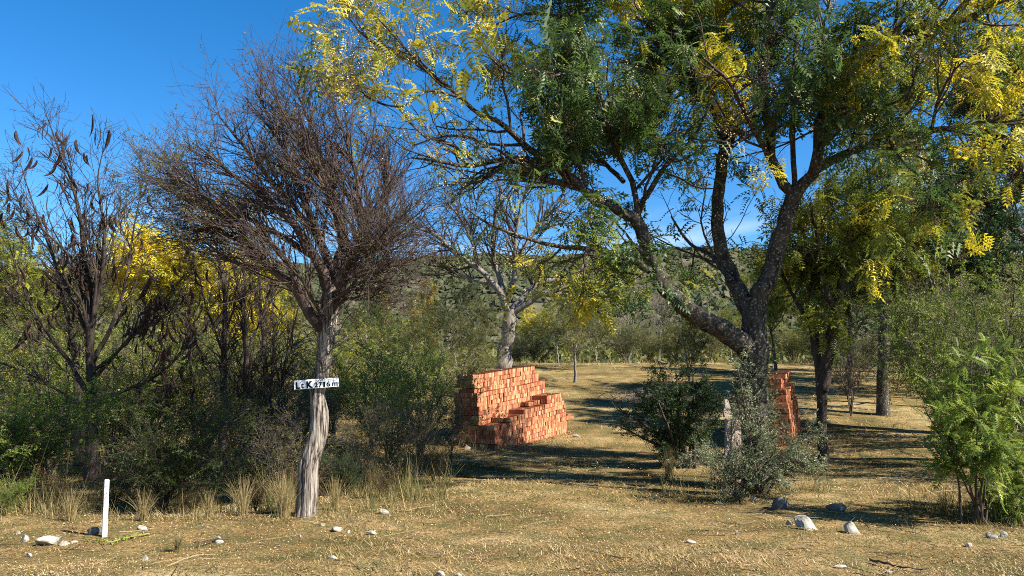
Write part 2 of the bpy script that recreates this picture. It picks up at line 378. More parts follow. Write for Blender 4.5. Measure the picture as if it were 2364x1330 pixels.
M['hill'] = flat_mat('hill_soil', (.082, .078, .048), 1, .45, .06, 0)
tag(obj('hill', make_mesh('hill', [(np.stack([X, Y, Z], -1).reshape(-1, 3), np.stack([ii, ii + 1, ii + nx + 1, ii + nx], -1))], M['hill'], smooth=True, tint=False)), 'long scrub covered hill behind the trees', kind='structure')
rng = np.random.default_rng(5)
n = 19000
px = rng.uniform(-100, 2300, n); y = 190 + 440 * rng.random(n) ** .8; x = (px - IW / 2) / F * y
dens = vnoise(x * .03 + 9, y * .03) + .6 * vnoise(x * .1, y * .1); k = dens > -.38; x, y = x[k], y[k]; n = len(x)
blob = np.array([[1, 0, -.1], [.3, .95, -.1], [-.8, .6, -.1], [-.8, -.6, -.1], [.3, -.95, -.1], [.45, .2, .95], [-.35, .35, 1.0], [-.1, -.5, .9], [0, 0, .1]])
bf = np.array([[0, 1, 5], [1, 6, 5], [1, 2, 6], [2, 3, 6], [3, 7, 6], [3, 4, 7], [4, 5, 7], [4, 0, 5], [5, 6, 7]])
s = rng.uniform(.7, 2.2, n) * 1.1 * (1 + .6 * (rng.random(n) > .9)); a = rng.uniform(0, 6.28, n); c_, s_ = np.cos(a), np.sin(a); Rm = np.zeros((n, 3, 3)); Rm[:, 0, 0] = c_; Rm[:, 0, 1] = -s_; Rm[:, 1, 0] = s_; Rm[:, 1, 1] = c_; Rm[:, 2, 2] = rng.uniform(.6, 1.1, n)
v, f, tt = scatter(blob, bf, np.stack([x, y, hill_h(x, y)], -1), Rm, s, rng.random(n)); v = v + rng.normal(size=v.shape) * .35
tag(obj('hill_scrub', make_mesh('hill_scrub', [(v, f, tt)], M['hill_leaf'])), 'low dark green scrub spread over the distant hill', 'scrub', kind='stuff')
n = 150; px = rng.uniform(760, 1600, n); y = 260 + 350 * rng.random(n); x = (px - IW / 2) / F * y
k = (vnoise(x * .02 + 40, y * .02) > .02); x, y = x[k], y[k]; n = len(x)
v, f, tt = scatter(blob, bf, np.stack([x, y, hill_h(x, y) + .2], -1), Rm[:n], rng.uniform(.5, 1.5, n)); v = v + rng.normal(size=v.shape) * .25
tag(obj('hill_rocks', make_mesh('hill_rocks', [(v, f)], flat_mat('hill_rock', (.24, .21, .18), 1), tint=False)), 'pale rocks showing between the scrub on the hill', 'rocks', kind='stuff')

# ------------------------------------------------------------------ big chinaberry tree
def big_tree():
    rng = np.random.default_rng(21)
    base = GP(1742, 1128); D = base[1]
    L = []
    def l(pts, d0, d1=None, K=20):
        a = limb(pts, d0, d1, K, .10, rng); a[:, 3] *= .74; L.append(a); return a
    trunk = limb([(1736, 1150, 84), (1740, 1080, 70), (1740, 980, 64), (1740, 880, 64), (1742, 800, 60), (1741, 740, 53), (1742, 690, 50)], D, D, 26, .05, rng)
    l([(1744, 850, 70), (1718, 800, 70), (1665, 762, 66), (1600, 722, 58), (1540, 668, 50), (1508, 610, 46), (1492, 560, 44), (1470, 510, 40), (1430, 484, 34), (1372, 462, 30), (1314, 406, 27)], D, D - .9, 26)
    l([(1742, 740, 60), (1716, 690, 52), (1690, 640, 48), (1666, 588, 44), (1657, 520, 40), (1660, 440, 38), (1668, 360, 36), (1676, 314, 33)], D, D + 1.0)
    l([(1741, 760, 66), (1748, 700, 62), (1780, 632, 57), (1805, 545, 52), (1828, 470, 50), (1836, 446, 48)], D, D - .2)
    main = list(L)
    # left limb's branches
    l([(1314, 406, 26), (1246, 372, 22), (1156, 369, 18), (1088, 384, 14), (1021, 374, 11), (949, 364, 6)], D - .9, D - 2.0)
    l([(1290, 395, 22), (1224, 347, 22), (1179, 307, 19), (1156, 280, 17), (1111, 268, 15), (1043, 208, 13), (1003, 178, 11), (949, 140, 9), (876, 108, 7), (818, 62, 5), (798, 10, 3)], D - .9, D - 2.2)
    l([(980, 160, 8), (908, 81, 6), (863, 27, 5), (850, -30, 3)], D - 2, D - 2.3)
    l([(1060, 225, 9), (990, 210, 8), (930, 245, 7), (870, 235, 6), (820, 200, 4), (775, 150, 3)], D - 1.8, D - 2.8)
    l([(1100, 380, 9), (1040, 330, 8), (985, 318, 7), (945, 280, 6), (905, 230, 5), (850, 200, 4), (800, 215, 2.5)], D - 1.6, D - 2.9)
    l([(1430, 484, 26), (1350, 440, 22), (1228, 406, 17), (1143, 397, 13), (1075, 430, 9), (1040, 470, 5)], D - .6, D - 1.6)
    l([(1500, 625, 24), (1440, 592, 20), (1360, 575, 16), (1270, 566, 13), (1200, 545, 10), (1130, 518, 8), (1072, 478, 5)], D - .6, D - 2.2)
    l([(1140, 523, 7), (1150, 480, 6), (1180, 440, 5), (1195, 410, 3)], D - 2.0, D - 2.2, 12)
    l([(1480, 530, 22), (1462, 430, 19), (1412, 320, 18), (1390, 230, 17), (1340, 117, 15), (1300, 45, 13), (1240, 30, 10), (1180, 40, 7), (1120, 70, 4)], D - .5, D - 1.4)
    l([(1337, 117, 14), (1345, 40, 12), (1365, -60, 9), (1360, -180, 6)], D - 1, D - 1.3)
    l([(1373, 180, 13), (1300, 170, 11), (1230, 190, 9), (1150, 150, 7), (1085, 60, 5), (1070, -40, 3)], D - 1.0, D - 2.4)
    l([(1465, 505, 20), (1500, 440, 18), (1540, 380, 15), (1600, 320, 11), (1640, 240, 8)], D - .4, D - 1.9)
    l([(1500, 600, 20), (1450, 560, 14), (1420, 590, 9), (1390, 620, 5)], D - .5, D - 1.4, 12)
    # middle stem
    l([(1676, 316, 26), (1658, 271, 24), (1590, 190, 22), (1545, 122, 20), (1513, 68, 17), (1480, 10, 14), (1440, -90, 9)], D + 1, D + .6)
    l([(1676, 316, 22), (1680, 271, 20), (1671, 158, 18), (1669, 45, 16), (1690, -60, 12), (1700, -160, 7)], D + 1, D + 1.4)
    l([(1590, 190, 18), (1600, 90, 16), (1580, 0, 14), (1560, -120, 9)], D + .8, D + 1.4)
    l([(1662, 420, 16), (1700, 300, 13), (1730, 210, 9), (1700, 150, 6)], D + .9, D - .3)
    # right stem
    l([(1834, 450, 36), (1807, 424, 34), (1780, 361, 31), (1775, 293, 29), (1762, 203, 28), (1771, 90, 27), (1775, 0, 25), (1760, -120, 18), (1730, -260, 10)], D - .2, D + .1, 24)
    l([(1835, 440, 18), (1829, 289, 16), (1834, 180, 14), (1838, 90, 11), (1860, 0, 8), (1880, -100, 5)], D - .2, D + .7)
    l([(1838, 445, 44), (1865, 415, 38), (1888, 370, 36), (1892, 280, 33), (1929, 226, 31), (1974, 171, 29), (2041, 117, 27), (2105, 72, 26), (2177, 54, 23), (2240, 41, 20), (2303, 0, 16), (2390, -60, 10)], D - .2, D - 1.4, 26)
    l([(2100, 75, 18), (2145, 18, 15), (2180, -60, 11), (2200, -150, 6)], D - .9, D - .6, 14)
    l([(1886, 392, 30), (1951, 356, 27), (2010, 334, 24), (2087, 316, 22), (2154, 302, 20), (2222, 293, 17), (2312, 270, 13), (2400, 220, 8)], D - .3, D - 1.7, 22)
    l([(1895, 290, 16), (1905, 180, 13), (1900, 80, 10), (1920, -20, 7)], D - .4, D - 1.2)
    l([(1960, 350, 11), (1990, 260, 9), (2040, 200, 7), (2060, 130, 5)], D - .6, D - .2)
    l([(2150, 303, 11), (2170, 220, 9), (2215, 150, 7), (2280, 110, 4)], D - 1.1, D - 2)
    l([(2050, 322, 10), (2090, 380, 7), (2140, 420, 5), (2170, 470, 3)], D - .8, D - 1.5, 12)
    # boughs away from and towards the camera
    l([(1670, 350, 20), (1640, 250, 16), (1560, 200, 12), (1500, 260, 8), (1470, 300, 5)], D + 1, D + 3.0)
    l([(1780, 370, 18), (1740, 300, 15), (1690, 200, 12), (1620, 130, 8)], D, D - 2.6)
    l([(1890, 330, 16), (1950, 250, 13), (2030, 240, 9), (2100, 200, 5)], D, D + 2.8)
    l([(1440, 420, 16), (1350, 330, 13), (1280, 250, 10), (1230, 200, 6)], D - .5, D + 1.6)
    l([(1690, 650, 18), (1640, 590, 14), (1590, 560, 10), (1550, 500, 6)], D, D + 1.8, 14)
    wood = [tube(trunk[None, :, :3], trunk[None, :, 3], 26, rng, .05)]
    for a in L: wood.append(tube(a[None, :, :3], a[None, :, 3], 10 if a[0, 3] > .06 else 7, rng, .03))
    Ls = [a if len(a) == 20 else np.stack([np.interp(np.linspace(0, 1, 20), np.linspace(0, 1, len(a)), a[:, k]) for k in range(4)], 1) for a in L[3:]]
    P1, R1 = pack(Ls)
    P2, R2 = grow(rng, P1, R1, 470, (.12, 1), 7, 1.15, .35, 48, 14, (0, 0, 1), .05, .17, .55, .03, .45, .004)
    P3, R3 = grow(rng, P2, R2, 2300, (.2, 1), 5, .55, .35, 45, 14, (0, 0, 1), .08, .2, .6, .012, .5, .0032)
    P4, R4 = grow(rng, P3, R3, 5400, (.25, 1), 4, .24, .35, 45, 15, (0, 0, 1), .12, .22, .6, .006, .6, .0026)
    bare = [tube(P2, R2, 5, rng), tube(P3, R3, 3, rng), tube(P4, R4, 3, rng)]
    t = thing('chinaberry_tree', 'large spreading tree with ivy-wrapped forked trunk, green and yellow leaves and tan berries', 'tree', base)
    obj('trunk', make_mesh('trunk', wood, M['china_bark'], True, False, base), t)
    obj('branches', make_mesh('branches', bare, M['twig'], True, False, base), t)
    # leaves: thick in the middle of the crown, thin on the outer left
    def keep(p, rg):
        px = p[:, 0] / p[:, 1] * F + IW / 2
        pz = vnoise(p[:, 0] * 1.1 + 3, p[:, 2] * 1.1 + p[:, 1]) 
        d = np.interp(px, [700, 900, 1050, 1180, 1300, 1500, 1750, 1950, 2200, 2500], [.10, .14, .22, .5, .85, 1., .95, .62, .4, .5])
        tn = (p[:, 2] - EYE) / p[:, 1]; py = IH / 2 - F * (tn * CT - ST) / (CT + tn * ST)
        d = d * np.where((py > 400) & (px < 1330), .22, 1) * np.where((py > 260) & (py < 400) & (px < 1150), .45, 1)
        return rg.random(len(p)) < d * np.clip(.75 + 2.6 * pz, .02, 1.3)
    def tint(p, rg):
        px = p[:, 0] / p[:, 1] * F + IW / 2
        cl = vnoise(p[:, 0] * .9 + 17, p[:, 2] * .9 + p[:, 1] * .7)
        yel = np.interp(px, [750, 1000, 1200, 1400, 1700, 1900, 2150, 2400], [.5, .30, .05, -.10, -.10, .0, .08, .16])
        s_ = yel + cl * 1.5
        return np.where(s_ > .22, rg.uniform(.62, .97, len(p)), np.where(s_ > -.05, rg.uniform(.35, .72, len(p)), rg.uniform(0, .55, len(p))))
    T1 = pinnate(6, 1., .36, .14, .45, 2, 1); T2 = pinnate(8, 1., .32, .12, .75, 0, 2); T3 = pinnate(6, 1., .38, .14, .25, 2, 3)
    ch = []
    for T, nn, sz in ((T1, 5200, .28), (T2, 9500, .27), (T3, 5200, .27)):
        ch.append(leaves_on(rng, P4, R4, nn, T, sz, .22, (.4, 1), .55, .5, tint, keep=keep))
    obj('crown', make_mesh('crown', ch, M['china_leaf'], origin=base), t)
    # berries in loose bunches
    k = rng.choice(len(P4), 800, replace=True); c = P4[k, -1]; nb = 11
    px = c[:, 0] / c[:, 1] * F + IW / 2
    pos = (c[:, None] + np.array([0, 0, -.07]) + rng.normal(size=(len(k), nb, 3)) * np.array([.055, .055, .05])).reshape(-1, 3)
    oc = np.array([[1, 0, 0], [-1, 0, 0], [0, 1, 0], [0, -1, 0], [0, 0, 1], [0, 0, -1.]]); of = np.array([[0, 2, 4], [2, 1, 4], [1, 3, 4], [3, 0, 4], [2, 0, 5], [1, 2, 5], [3, 1, 5], [0, 3, 5]])
    v, f, tt = scatter(oc, of, pos, np.broadcast_to(np.eye(3), (len(pos), 3, 3)), rng.uniform(.008, .012, len(pos)))
    tag(obj('berries', make_mesh('berries', [(v, f)], M['fruit'], True, False, base), t), kind='stuff')
    # ivy wrapped round the trunk: short leafy shoots standing off the bark
    n = 4200; tt_ = rng.random(n) ** .8 * .74; i = (tt_ * 25).astype(int); c = trunk[i, :3]; r = trunk[i, 3]
    a = rng.uniform(0, 6.28, n); dirn = np.stack([np.cos(a), np.sin(a), np.zeros(n)], -1)
    pos = c + dirn * (r + rng.exponential(.05, n))[:, None] + rng.normal(size=(n, 3)) * np.array([.03, .03, .05])
    m = rng.random(n) < np.clip(1.15 - tt_ * 1.2, .1, 1); pos, dirn = pos[m], dirn[m]
    S1 = sprig(7, 4, .5, .33)
    d = norm(dirn + rng.normal(size=dirn.shape) * .7); v, f, tt = scatter(S1[0], S1[1], pos, frames(d, rng), rng.uniform(.04, .085, len(pos)), rng.random(len(pos)))
    obj('ivy', make_mesh('ivy', [(v, f, tt)], M['grey_leaf'], origin=base), t)
    return base
BIG = big_tree()

# ------------------------------------------------------------------ thorn tree that carries the sign
def sign_tree():
    rng = np.random.default_rng(33)
    base = GP(706, 1192); D = base[1]
    trunk = limb([(702, 1215, 54), (706, 1185, 46), (712, 1120, 43), (713, 1075, 43), (733, 1008, 40), (738, 955, 37), (733, 905, 33), (744, 855, 33), (752, 790, 37), (758, 740, 41), (764, 690, 42), (766, 655, 36)], D, D, 40)
    L = []
    def l(pts, d0, d1=None, K=16): L.append(limb(pts, d0, d1, K, .12, rng))
    l([(752, 770, 34), (712, 722, 32), (684, 668, 30), (630, 622, 25), (570, 565, 19), (517, 543, 14), (440, 525, 7)], D, D - .5)
    l([(764, 680, 36), (742, 620, 32), (706, 560, 27), (650, 490, 20), (560, 420, 13), (460, 340, 7)], D, D - .9)
    l([(765, 675, 36), (760, 610, 32), (728, 530, 26), (690, 430, 19), (640, 310, 12), (590, 210, 6)], D, D + .2)
    l([(765, 670, 36), (782, 610, 32), (788, 530, 26), (760, 420, 19), (720, 300, 12), (680, 190, 6)], D, D + .7)
    l([(766, 665, 34), (800, 615, 28), (830, 550, 22), (830, 450, 16), (800, 330, 10), (770, 250, 5)], D, D - .7)
    l([(768, 670, 30), (812, 600, 26), (860, 520, 19), (890, 440, 13), (900, 350, 7)], D, D + .4)
    l([(772, 680, 24), (820, 625, 19), (875, 570, 14), (920, 520, 9), (950, 470, 5)], D, D - .3)
    l([(700, 700, 22), (670, 620, 20), (600, 540, 16), (500, 470, 11), (380, 390, 6)], D - .1, D - 1.1)
    l([(720, 590, 20), (640, 540, 17), (540, 490, 12), (420, 440, 8), (330, 400, 4)], D - .2, D + .8)
    l([(740, 560, 18), (680, 480, 15), (580, 360, 11), (500, 260, 6)], D, D + 1.2)
    l([(790, 560, 18), (760, 460, 15), (700, 350, 10), (640, 230, 6)], D, D - 1.4)
    l([(600, 590, 14), (540, 520, 12), (460, 480, 9), (390, 470, 5)], D - .3, D - .4)
    l([(820, 590, 14), (880, 545, 10), (935, 545, 6), (965, 520, 3)], D, D + .9)
    l([(790, 640, 14), (830, 640, 9), (870, 610, 6), (900, 590, 3)], D, D - .8)
    l([(630, 622, 10), (560, 610, 8), (500, 590, 6), (430, 575, 3)], D - .3, D - .6)
    l([(770, 700, 18), (815, 660, 13), (862, 640, 9), (910, 600, 4)], D, D - 1.2)
    l([(762, 720, 16), (800, 690, 11), (850, 690, 7), (890, 660, 3)], D, D - .7)
    l([(770, 690, 18), (810, 610, 14), (850, 580, 10), (900, 520, 5)], D, D - 1.5)
    l([(755, 745, 14), (720, 690, 11), (690, 640, 8), (620, 590, 4)], D, D - .9)
    P1, R1 = pack(L); R1 = R1 * np.linspace(.85, .6, 16)
    for k_, a_ in enumerate(L): a_[:, 3] = R1[k_]
    up = norm(np.array([-.55, 0, .85]))
    P2, R2 = grow(rng, P1, R1, 620, (.2, 1), 6, .7, .28, 30, 10, up, .03, .09, .5, .014, .45, .003)
    P3, R3 = grow(rng, P2, R2, 3300, (.08, 1), 5, .47, .35, 34, 12, up, .05, .12, .6, .006, .5, .0032)
    P4, R4 = grow(rng, P3, R3, 8000, (.1, 1), 3, .22, .4, 42, 16, up, .05, .16, .7, .004, .6, .0027)
    wood = [tube(trunk[None, :, :3], trunk[None, :, 3], 44, rng, .075)]
    P5, R5 = grow(rng, trunk[None, :, :3], trunk[None, :, 3] * .25, 70, (.58, 1), 6, .45, .4, 60, 20, (0, 0, 1), .06, .22, .6, .008, .4, .003)
    P6, R6 = grow(rng, P5, R5, 320, (.2, 1), 4, .2, .3, 45, 15, (0, 0, 1), .0, .2, .7, .005, .6, .003)
    lw = [tube(a[None, :, :3], a[None, :, 3], 8, rng, .05) for a in L]
    t = thing('thorn_tree', 'wind-swept thorny tree with pale furrowed crooked trunk carrying a small white sign', 'tree', base)
    obj('trunk', make_mesh('trunk', wood, M['acacia_bark'], True, False, base), t)
    obj('branches', make_mesh('branches', lw + [tube(P2, R2, 5, rng), tube(P3, R3, 3, rng), tube(P4, R4, 3, rng), tube(P5, R5, 4, rng), tube(P6, R6, 3, rng)], M['acacia_twig'], True, False, base), t)
    T = sprig(7, 5, .4, .2)
    def keep(p, rg):
        px = p[:, 0] / p[:, 1] * F + IW / 2
        return (rg.random(len(p)) < np.interp(px, [250, 380, 480, 650, 800, 1000], [1, .9, .5, .3, .2, .08])) & (vnoise(p[:, 0] * 1.3, p[:, 2] * 1.3 + 7) > -.1)
    obj('crown', make_mesh('crown', [leaves_on(rng, P4, R4, 16000, T, .06, .3, (.1, 1), .7, 0, None, keep=keep)], M['olive_leaf'], origin=base), t)
    return base, trunk
SIGN_BASE, SIGN_TRUNK = sign_tree()
# ------------------------------------------------------------------ bare trees hung with long dark pods
def pod_mesh(seed):
    rg = np.random.default_rng(seed); K = 9; tpos = np.linspace(0, 1, K)
    L = .235; bend = rg.uniform(.25, .9); a = bend * (tpos - .2) * 2
    x = np.cumsum(np.sin(a)) * L / K; z = -np.cumsum(np.cos(a)) * L / K; y = np.sin(tpos * 3 + seed) * .012
    c = np.stack([x - x[0], y, z - z[0]], -1); wd = .0175 * np.sin(np.clip(tpos * 1.06 + .03, 0, 1) * np.pi) ** .5 + .001
    wd = wd * (1 + .12 * np.sin(tpos * 26)); V = []
    for i in range(K):
        V += [c[i] + [wd[i], 0, 0], c[i] + [0, .004, 0], c[i] - [wd[i], 0, 0], c[i] - [0, .004, 0]]
    i = np.arange(K - 1)[:, None] * 4; j = np.arange(4)
    return make_mesh('seed_pod', [(np.array(V), np.stack([i + j, i + (j + 1) % 4, i + 4 + (j + 1) % 4, i + 4 + j], -1).reshape(-1, 4))], M['pod'], True, False)
PODS = [pod_mesh(i) for i in range(6)]
def pod_tree(seed, label, limbs, base, n2, n3, n4, npods, podzone, up=(0, 0, 1), L2=.75, name='pod_tree', group=None):
    rng = np.random.default_rng(seed); t = thing(name, label, 'tree', base, group=group)
    Ls = [np.stack([np.interp(np.linspace(0, 1, 16), np.linspace(0, 1, len(a)), a[:, k]) for k in range(4)], 1) for a in limbs]
    P1, R1 = pack(Ls); R1 = R1 * np.linspace(1, .62, 16); R1[1:] *= .72
    wood = [tube(P1, R1, 9, rng, .05)]
    obj('trunk', make_mesh('trunk', wood, M['pod_bark'], True, False, base), t)
    P2, R2 = grow(rng, P1, R1, n2, (.25, 1), 6, L2, .35, 34, 12, up, .07, .12, .5, .012, .5, .005)
    P3, R3 = grow(rng, P2, R2, n3, (.15, 1), 5, .4, .35, 40, 13, up, .06, .16, .7, .006, .6, .004)
    P4, R4 = grow(rng, P3, R3, n4, (.2, 1), 3, .17, .35, 42, 15, up, .05, .2, .8, .0045, .7, .0034)
    obj('branches', make_mesh('branches', [tube(P2, R2, 4, rng), tube(P3, R3, 3, rng), tube(P4, R4, 3, rng)], M['pod_bark'], True, False, base), t)
    c = np.concatenate([P3[:, -1], P3[:, 3], P2[:, 5], P4[:, -1]]); rng.shuffle(c); k = 0
    pxy = np.stack([c[:, 0] / c[:, 1] * F + IW / 2, (c[:, 2] - EYE) / c[:, 1]], -1)
    for i in range(len(c)):
        if k >= npods: break
        # photo row of the point
        tn = pxy[i, 1]; v = (tn * CT - ST) / (CT + tn * ST); py = IH / 2 - v * F
        if any(a[0] < pxy[i, 0] < a[2] and a[1] < py < a[3] and rng.random() < a[4] for a in podzone):
            o = obj('seed_pod', PODS[int(rng.integers(6))], t); o.location = tuple(c[i] - base); o.rotation_euler = (rng.normal(0, .2), rng.normal(0, .25), rng.uniform(0, 6.28)); s_ = rng.uniform(1.15, 1.95); o.scale = (s_, s_, s_)
            k += 1
    return t
D = 13.4; b = G(213, D)
def LB(pts, d0, d1=None, seed=1): return limb(pts, d0, d1, 16, .15, np.random.default_rng(seed))
pod_tree(41, 'bare tree crowded with dangling dark seed pods behind the white post',
    [LB([(213, 1110, 36), (212, 1020, 30), (212, 900, 26), (208, 800, 22), (206, 700, 19), (200, 600, 15), (180, 480, 11), (150, 380, 8), (120, 300, 5), (106, 262, 3)], D),
     LB([(210, 760, 18), (235, 640, 14), (240, 520, 11), (225, 420, 7), (240, 340, 4)], D, D - .6, 2),
     LB([(212, 930, 20), (170, 850, 15), (110, 770, 12), (60, 680, 9), (20, 560, 5)], D, D - .8, 3),
     LB([(212, 840, 17), (255, 760, 14), (290, 650, 11), (310, 520, 7), (330, 420, 4)], D, D + .6, 4),
     LB([(208, 780, 15), (160, 680, 12), (110, 560, 9), (70, 450, 6), (45, 370, 3)], D, D + .8, 5),
     LB([(213, 930, 16), (290, 900, 12), (360, 870, 9), (430, 800, 6)], D, D - .5, 6),
     LB([(212, 880, 14), (300, 780, 11), (380, 690, 8), (440, 620, 4)], D, D - 1., 7),
     LB([(205, 650, 12), (150, 580, 9), (90, 520, 6), (20, 430, 3)], D, D - 1.2, 8),
     LB([(213, 960, 12), (130, 900, 10), (60, 860, 7), (-20, 830, 4)], D, D - .4, 9),
     LB([(210, 820, 13), (190, 700, 10), (150, 640, 8), (140, 540, 5)], D, D - .9, 10), LB([(212, 860, 13), (262, 820, 10), (330, 760, 8), (400, 740, 4)], D, D - 1.1, 11), LB([(209, 760, 12), (222, 640, 9), (200, 560, 7), (195, 430, 4)], D, D - .7, 12)],
    b, 260, 1150, 2400, 300, [(-20, 260, 330, 560, .35), (-20, 560, 480, 800, .8), (200, 740, 460, 900, .6)], (-.1, 0, 1), .8)
b = G(178, 14.4)
pod_tree(42, 'slim dark leaning tree just left of the pod-laden tree trunk',
    [LB([(182, 1075, 24), (180, 960, 20), (178, 860, 17), (160, 740, 13), (130, 620, 9), (100, 500, 5)], 14.4, 14.8),
     LB([(178, 860, 13), (120, 780, 9), (70, 720, 6), (20, 690, 3)], 14.4, 14, 2)], b, 40, 160, 420, 26, [(-20, 380, 260, 800, .5)])
for sd, px0, d, base_py, pts, lab in (
    (43, 515, 14.5, 1075, [(515, 1090, 22), (516, 960, 19), (517, 830, 17), (520, 720, 14), (512, 620, 10), (490, 540, 5)], 'straight dark slender trunk standing left of the forked thin trunk, behind the thorn tree'),
    (44, 567, 15.2, 1060, [(567, 1080, 20), (568, 960, 17), (569, 830, 15), (562, 720, 13), (545, 640, 10), (525, 560, 6)], 'thin dark trunk bending left near its top, between two straighter trunks'),
    (45, 622, 15.8, 1040, [(620, 1050, 20), (620, 950, 18), (612, 830, 14), (604, 720, 11), (596, 620, 6)], 'forked thin dark trunk closest behind the sign'),
    (46, 447, 16.5, 1000, [(448, 1010, 13), (444, 900, 11), (436, 800, 8), (430, 720, 5)], 'small thin dead stem between the pod-laden tree and the slender trunks')):
    b = G(px0, d); fork = []
    if sd == 45: fork = [LB([(622, 1010, 14), (645, 900, 12), (668, 800, 9), (690, 700, 5)], d, d - .4, 12), LB([(620, 940, 11), (632, 800, 9), (628, 700, 6), (640, 610, 3)], d, d + .5, 13)]
    if sd == 44: fork = [LB([(568, 820, 10), (600, 740, 7), (630, 660, 4)], d, d + .6, 12)]
    if sd == 43: fork = [LB([(517, 820, 11), (480, 720, 8), (460, 640, 4)], d, d - .7, 12), LB([(517, 780, 9), (545, 690, 6), (560, 600, 3)], d, d + .4, 14)]
    pod_tree(sd, lab, [LB(pts, d, d, sd)] + fork, b, 80 if sd < 46 else 24, 320 if sd < 46 else 80, 700 if sd < 46 else 150, 14 if sd < 46 else 8, [(300, 560, 900, 900, .4)], L2=.7, name='slender_tree')

# ------------------------------------------------------------------ half-bare tree on the crest
def crest_tree():
    rng = np.random.default_rng(51); d = 39.; base = G(1162, d)
    L = []
    def l(pts, d0, d1=None): L.append(limb(pts, d0, d1, 16, .12, rng))
    l([(1163, 850, 40), (1166, 810, 33), (1174, 770, 31), (1177, 735, 31), (1176, 715, 30)], d)
    l([(1176, 725, 20), (1156, 680, 17), (1136, 651, 15), (1107, 622, 13), (1045, 579, 11), (1002, 539, 9), (959, 525, 6), (930, 500, 3)], d, d - 1)
    l([(1170, 700, 16), (1154, 644, 13), (1139, 593, 11), (1140, 540, 9), (1143, 500, 7), (1160, 440, 4)], d, d + 1)
    l([(1172, 690, 14), (1188, 640, 12), (1190, 600, 11), (1190, 550, 9), (1200, 492, 7), (1215, 430, 3)], d, d - 1)
    l([(1178, 725, 20), (1204, 694, 17), (1247, 651, 14), (1305, 647, 10), (1340, 620, 7), (1380, 560, 3)], d, d + 1)
    l([(1180, 725, 18), (1220, 700, 15), (1252, 680, 13), (1305, 680, 11), (1377, 680, 9), (1442, 655, 5)], d, d - 1.5)
    l([(1150, 660, 12), (1090, 645, 9), (1040, 625, 7), (990, 600, 4)], d, d + 1.5)
    l([(1190, 600, 9), (1230, 540, 8), (1270, 490, 6), (1330, 460, 3)], d - .5, d + .5)
    l([(1107, 622, 9), (1090, 560, 7), (1060, 500, 5), (1030, 470, 3)], d, d - 1)
    P1, R1 = pack(L)
    P2, R2 = grow(rng, P1[1:], R1[1:], 170, (.25, 1), 8, 2.2, .3, 38, 12, (0, 0, 1), .08, .13, .5, .05, .4, .012)
    P3, R3 = grow(rng, P2, R2, 800, (.15, 1), 6, 1.1, .3, 38, 12, (0, 0, 1), .08, .16, .6, .02, .5, .009)
    P4, R4 = grow(rng, P3, R3, 2200, (.2, 1), 4, .5, .3, 40, 14, (0, 0, 1), .08, .2, .7, .012, .6, .007)
    t = thing('crest_tree', 'wide half-bare tree with pale trunk and yellowing lower leaves on the crest behind the bricks', 'tree', base)
    obj('trunk', make_mesh('trunk', [tube(P1[:1], R1[:1], 12, rng, .05), tube(P1[1:], R1[1:], 7, rng, .04)], M['grey_bark'], True, False, base), t)
    obj('branches', make_mesh('branches', [tube(P2, R2, 5, rng), tube(P3, R3, 3, rng), tube(P4, R4, 3, rng)], M['twig'], True, False, base), t)
    def keep(p, rg):
        tn = (p[:, 2] - EYE) / p[:, 1]; v = (tn * CT - ST) / (CT + tn * ST); py = IH / 2 - v * F; px = p[:, 0] / p[:, 1] * F + IW / 2
        return rg.random(len(p)) < np.interp(py, [440, 560, 620, 700], [.04, .12, .7, 1]) * np.interp(px, [950, 1100, 1200, 1450], [.12, .4, 1, 1])
    obj('crown', make_mesh('crown', [leaves_on(rng, P4, R4, 11000, sprig(5, 9, .8, .2), .2, .3, (.1, 1), .7, .3, None, keep=keep)], M['ygreen_leaf'], origin=base), t)
crest_tree()

